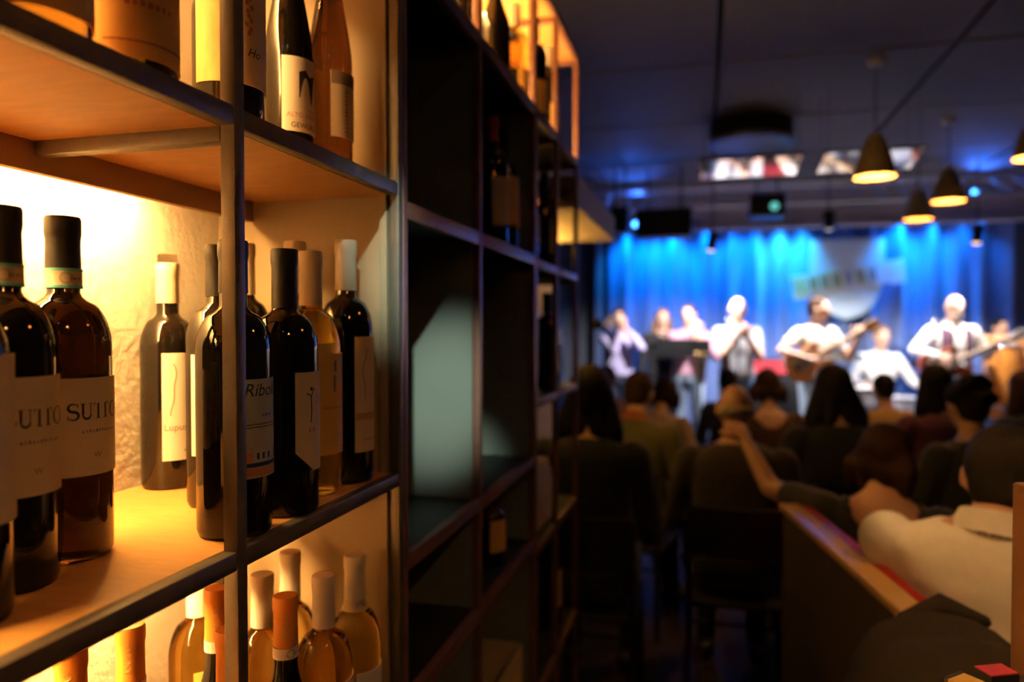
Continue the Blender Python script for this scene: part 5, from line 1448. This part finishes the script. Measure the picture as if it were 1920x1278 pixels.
# drum kit: every drum and cymbal its own thing
m_drum = mat('silver_drum_shell', (0.60, 0.60, 0.66), 0.25, 0.5, var=0.15, scale=40)
m_head = mat('drum_skin', (0.85, 0.84, 0.82), 0.45, var=0.03)
m_cym = mat('cymbal_bronze', (0.85, 0.66, 0.35), 0.18, 0.95, var=0.08)
def drum(px, zc, zbot, r, h, label, horizontal=False, legs=3, tilt=0, shell_m=None, mount=None):
    p = PX(px, zc, SZ)
    e = tag(empty('drum', p, YAW + PI), label, 'drum')
    M = Matrix.Translation((0, 0, zbot)) if not horizontal else Matrix.Translation((0, -h / 2, zbot + r)) @ Matrix.Rotation(-PI / 2, 4, 'X')
    if tilt: M = M @ Matrix.Rotation(R(tilt), 4, 'X')
    G().lathe([(r, 0), (r, h)], 36, M=M, cap0=False, cap1=False).build('shell', shell_m or m_drum, e, 40)
    for z in (0.0, h - 0.02): G().lathe([(r + 0.008, z), (r + 0.01, z + 0.01), (r + 0.008, z + 0.022), (r - 0.004, z + 0.022), (r - 0.004, z)], 36, M=M, cap0=False, cap1=False).build('hoop', m_chrome, e, 40)
    for z in (0.004, h - 0.002): G().lathe([(0.001, z), (r - 0.003, z), (r - 0.003, z + 0.002), (0.001, z + 0.002)], 36, M=M).build('drum_head', m_head, e, 40)
    for q in range(6):
        a = q * PI / 3; G().tube([M @ Vector(((r + .012) * math.cos(a), (r + .012) * math.sin(a), 0.02)), M @ Vector(((r + .012) * math.cos(a), (r + .012) * math.sin(a), h - 0.02))], 0.005, 6).build('tension_rod', m_chrome, e)
    if mount:
        G().tube([(0, 0, mount), (0, 0, zbot + 0.004)], 0.014, 8).build('mount_post', m_chrome, e)
    elif not horizontal and zbot > 0.05:
        for q in range(legs):
            a = q * 2 * PI / legs + 0.5; G().tube([(r * 0.3 * math.cos(a), r * 0.3 * math.sin(a), zbot), (0, 0, zbot * 0.5), (0.13 * math.cos(a), 0.13 * math.sin(a), 0.006)], 0.008, 6).build('stand_leg', m_chrome, e)
    elif horizontal:
        for s in (-1, 1): G().tube([(s * r * 0.9, -h * 0.3, zbot + r * 0.6), (s * (r + 0.12), -h * 0.45, 0.006)], 0.008, 6).build('spur', m_chrome, e)
def cymbal(px, zc, py, r, label, tilt=14):
    p = PX(px, zc, SZ); z = HY(py, zc) - SZ
    e = tag(empty('cymbal', p, YAW + PI), label, 'cymbal')
    M = Matrix.Translation((0, 0, z)) @ Matrix.Rotation(R(-tilt), 4, 'X')
    G().lathe([(r, 0), (r * 0.7, 0.012), (r * 0.25, 0.024), (r * 0.20, 0.036), (0.008, 0.045), (0.008, 0.042), (r * 0.2, 0.032), (r * 0.25, 0.020), (r * 0.7, 0.009), (r, -0.002)], 36, M=M).build('cymbal_plate', m_cym, e, 50)
    G().tube([(0, 0, 0.35), (0, 0, z + 0.05)], 0.008, 8).build('stand_pole', m_chrome, e, 40)
    for q in range(3):
        a = q * 2 * PI / 3; G().tube([(0, 0, 0.36), (0.16 * math.cos(a), 0.16 * math.sin(a), 0.008)], 0.008, 6).build('stand_leg', m_chrome, e)
drum(1622, 7.15, 0.02, 0.26, 0.36, 'silver bass drum lying on its side before the drummer', True)
drum(1552, 7.5, 0.56, 0.17, 0.14, 'shallow snare drum on a stand by the guitarist')
drum(1698, 7.45, 0.36, 0.19, 0.34, 'silver floor tom on legs by the bass player')
drum(1618, 7.17, 0.64, 0.13, 0.18, 'small silver tom over the bass drum', mount=0.54)
cymbal(1585, 7.75, 668, 0.20, 'bronze cymbal over the snare drum')
cymbal(1745, 7.85, 640, 0.22, 'bronze cymbal over the floor tom', 18)
cymbal(1560, 7.95, 690, 0.17, 'low bronze hi-hat cymbal next to the snare', 2)
dx_, dz_ = 1648, 8.02
pd = PX(dx_, dz_, SZ); yd = YAW + R(176)
kd = (HY(609, dz_) - SZ - 0.50) / 0.895
person('drummer in a white shirt seated behind the drums', (pd.x, pd.y, SZ), yd, 'sit', k=kd, seat=0.515, lean=4, top=c_white, bottom=c_navy, skin=m_skin1, hair=('short', 'tan'), knees=0.14, hands=(Vector((-0.30, 0.34, 0.78)), Vector((0.28, 0.34, 0.80))), hnorm=((0, 0, -1), (0, 0, -1)), curl=(1.0, 1.0))
e = tag(empty('drum_stool', pd), 'round black drum stool under the drummer', 'stool')
G().lathe([(0.15, 0.44), (0.17, 0.46), (0.17, 0.48), (0.14, 0.495), (0.01, 0.497)], 28).build('seat', m_fix, e, 40)
G().tube([(0, 0, 0.2), (0, 0, 0.44)], 0.016, 8).build('column', m_chrome, e, 40)
for q in range(3):
    a = q * 2 * PI / 3; G().tube([(0, 0, 0.22), (0.24 * math.cos(a), 0.24 * math.sin(a), 0.01)], 0.01, 6).build('leg', m_chrome, e)
for s, nm in ((-1, 'drumstick crossing towards the snare drum'), (1, 'drumstick crossing towards the floor tom')):
    Mw = Matrix.Translation(pd) @ Matrix.Rotation(yd, 4, 'Z')
    a = Mw @ Vector((s * 0.29, 0.38, 0.765)); b = Mw @ Vector((s * 0.16, 0.70, 0.80))
    e = tag(empty('drumstick', a), nm, 'drumstick')
    G().tube([(0, 0, 0), (b - a) * 0.9], [0.008, 0.006], 8).build('shaft', m_maple, e, 40)
    G().ball((b - a) * 0.93, 0.009, 8, 6).build('tip', m_maple, e)

# congas and their player
m_conga = mat('orange_conga', (0.75, 0.28, 0.05), 0.3, var=0.2, scale=6, coat=0.4)
def conga(px, zc, label, ytop):
    p = PX(px, zc, SZ); zt = HY(ytop, zc) - SZ
    e = tag(empty('conga', p), label, 'conga drum')
    z0 = zt - 0.72
    G().lathe([(0.11, z0), (0.15, z0 + 0.18), (0.165, z0 + 0.40), (0.155, z0 + 0.60), (0.14, zt)], 32, cap0=False, cap1=False).build('shell', m_conga, e, 50)
    G().lathe([(0.001, zt), (0.140, zt), (0.138, zt + 0.006), (0.001, zt + 0.008)], 32).build('skin', m_head, e, 40)
    for zz, rr in ((zt - 0.03, 0.150), (z0 + 0.10, 0.137)): G().lathe([(rr, zz), (rr + 0.008, zz + 0.012), (rr, zz + 0.025)], 32, cap0=False, cap1=False).build('hoop', m_chrome, e, 40)
    for q in range(6):
        a = q * PI / 3; G().tube([(0.155 * math.cos(a), 0.155 * math.sin(a), zt - 0.02), (0.172 * math.cos(a), 0.172 * math.sin(a), zt - 0.18)], 0.006, 6).build('lug', m_chrome, e)
    for q in range(3):
        a = q * 2 * PI / 3 + 0.4; G().tube([(0.125 * math.cos(a), 0.125 * math.sin(a), z0 + 0.12), (0.20 * math.cos(a), 0.20 * math.sin(a), 0.008)], 0.010, 6).build('stand_leg', m_chrome, e)
    return p
conga(1880, 7.15, 'orange conga drum next to the bass player', 645)
conga(1955, 7.1, 'orange conga drum closest to the right wall', 648)
standing('conga player with dark hair in an orange shirt', 1872, 610, 7.55, 185, hair=('short', 'black'), skin=m_skin2, top=c_orange, bottom=c_navy, hands=(Vector((-0.15, 0.34, 1.315)), Vector((0.18, 0.34, 1.315))), elbow=((-1, -0.2, 0.15), (1, -0.2, 0.15)), curl=(0.2, 0.2))

# music stand, wedge monitors, amplifier
p = PX(1268, 7.35, SZ); zt = HY(653, 7.35) - SZ
e = tag(empty('music_stand', p, YAW), 'wide black music stand before the backing singer', 'music stand')
G().box(-0.20, 0.20, -0.006, 0.006, zt - 0.09, zt + 0.10, M=Matrix.Rotation(R(0), 4, 'X')).build('desk', m_fix, e)
G().box(-0.20, 0.20, 0.006, 0.05, zt - 0.09, zt - 0.08).build('ledge', m_fix, e)
G().tube([(0, 0, 0.2), (0, 0.006, zt)], 0.011, 8).build('pole', m_fix, e, 40)
for q in range(3):
    a = q * 2 * PI / 3; G().tube([(0, 0, 0.25), (0.25 * math.cos(a), 0.25 * math.sin(a), 0.008)], 0.009, 6).build('leg', m_fix, e)
p = PX(1313, 7.12, SZ); zt = HY(640, 7.12) - SZ
e = tag(empty('music_stand', p, YAW), 'small black music stand beside the bald singer', 'music stand')
G().box(-0.10, 0.10, -0.006, 0.006, zt - 0.10, zt + 0.02).build('desk', m_fix, e)
G().box(-0.10, 0.10, 0.006, 0.05, zt - 0.10, zt - 0.09).build('ledge', m_fix, e)
G().tube([(0, 0, 0.2), (0, 0.006, zt - 0.05)], 0.011, 8).build('pole', m_fix, e, 40)
for q in range(3):
    a = q * 2 * PI / 3; G().tube([(0, 0, 0.25), (0.14 * math.cos(a), 0.14 * math.sin(a), 0.008)], 0.009, 6).build('leg', m_fix, e)
def wedge(px, zc, label):
    p = PX(px, zc, SZ)
    e = tag(empty('stage_monitor', p, YAW), label, 'monitor')
    G().prism([(-0.16, 0.0), (0.18, 0.0), (0.10, 0.30), (-0.05, 0.30)], -0.22, 0.22, M=Matrix.Rotation(PI / 2, 4, 'Z')).build('cabinet', m_fix, e)
    G().box(-0.20, 0.20, 0.10, 0.112, 0.03, 0.27, M=Matrix.Translation((0, 0.03, 0)) @ Matrix.Rotation(R(15), 4, 'X')).build('grille', m_grille, e)
for px, lab in ((1308, 'wedge stage monitor before the saxophone player'), (1466, 'wedge stage monitor between singer and guitarist'), (1698, 'wedge stage monitor before the bass player')): wedge(px, 6.62, lab)
m_redfab = mat('red_amp_front', (0.65, 0.06, 0.08), 0.6, var=0.2, scale=60)
p = PX(1456, 7.55, SZ)
e = tag(empty('guitar_amplifier', p, YAW), 'guitar amplifier with red control panel behind the guitarist', 'amplifier')
zt = HY(672, 7.55) - SZ
G().box(-0.27, 0.27, -0.02, 0.24, 0.02, zt, bev=0.012).build('cabinet', m_fix, e, 40)
G().box(-0.24, 0.24, -0.032, -0.021, 0.06, zt - 0.17).build('speaker_cloth', m_grille, e)
G().box(-0.24, 0.24, -0.032, -0.021, zt - 0.155, zt - 0.02).build('control_panel', m_redfab, e)
for q in range(6): G().lathe([(0.013, 0), (0.011, 0.014), (0.001, 0.015)], 10, M=Matrix.Translation((-0.2 + q * 0.08, -0.033, zt - 0.052)) @ Matrix.Rotation(PI / 2, 4, 'X')).build('knob', m_fix, e)
for sx in (-0.22, 0.22): G().box(sx - .02, sx + .02, 0.02, 0.06, 0, 0.02).build('foot', m_fix, e)
p = PX(1727, 7.9, SZ)
e = tag(empty('floor_par_light', p, YAW), 'floor par light shining blue beside the bass player', 'spotlight')
zt = HY(690, 7.9) - SZ
G().tube([(0, 0, 0.02), (0, 0, zt)], 0.012, 8).build('stem', m_fix, e, 40)
G().lathe([(0.14, 0), (0.14, 0.02), (0.02, 0.03)], 24).build('base', m_fix, e, 40)
G().lathe([(0.055, -0.10), (0.07, 0.05), (0.075, 0.06), (0.065, 0.06), (0.06, 0.03)], 24, M=Matrix.Translation((0, 0, zt + 0.05)) @ Matrix.Rotation(PI / 2, 4, 'X'), cap1=False).build('can', m_fix, e, 40)
G().lathe([(0.001, 0.032), (0.059, 0.032), (0.059, 0.036), (0.001, 0.037)], 24, M=Matrix.Translation((0, 0, zt + 0.05)) @ Matrix.Rotation(PI / 2, 4, 'X')).build('lens', m_bluelens, e, 40)

# ------------------------------------------------------------------ groups of repeats
GR = {'chair': 'black wooden audience chairs', 'pendant_lamp': 'cone pendant lamps', 'cafe_table': 'small round audience tables', 'drum': 'drums of the kit', 'cymbal': 'cymbals of the kit',
      'conga': 'congas on stage', 'microphone_stand': 'microphone stands', 'stage_monitor': 'wedge stage monitors', 'loudspeaker': 'hung loudspeakers', 'stage_lantern': 'stage lanterns',
      'stage_curtain': 'stage curtains', 'wine_rack': 'wine racks along the wall', 'ceiling_reflector': 'glossy hanging ceiling panels', 'drinking_glass': 'glasses on the audience tables',
      'music_stand': 'music stands', 'guitar': 'guitars on stage', 'drumstick': 'drumsticks'}
for o in list(bpy.data.objects):
    if o.parent is None and 'label' in o and 'group' not in o:
        n = o.name.split('.')[0]
        if n in GR: o['group'] = GR[n]
        elif n == 'wine_bottle':
            y, z = o.location.y, o.location.z
            if y < 1.0: o['group'] = {0: 'bottles on the lower lit shelf', 1: 'bottles on the middle lit shelf', 2: 'bottles on the upper lit shelf'}[[abs(z - q) < 0.05 for q in (Z1, Z2, Z3)].index(True)]
            elif z > 2.0: o['group'] = 'bottles on the lit top row'
            else: o['group'] = 'bottles in the unlit rack' if y < 1.87 else 'bottles in the open rack'
        elif n == 'person':
            o['group'] = 'band on stage' if o.location.z > 0.05 else 'seated audience'
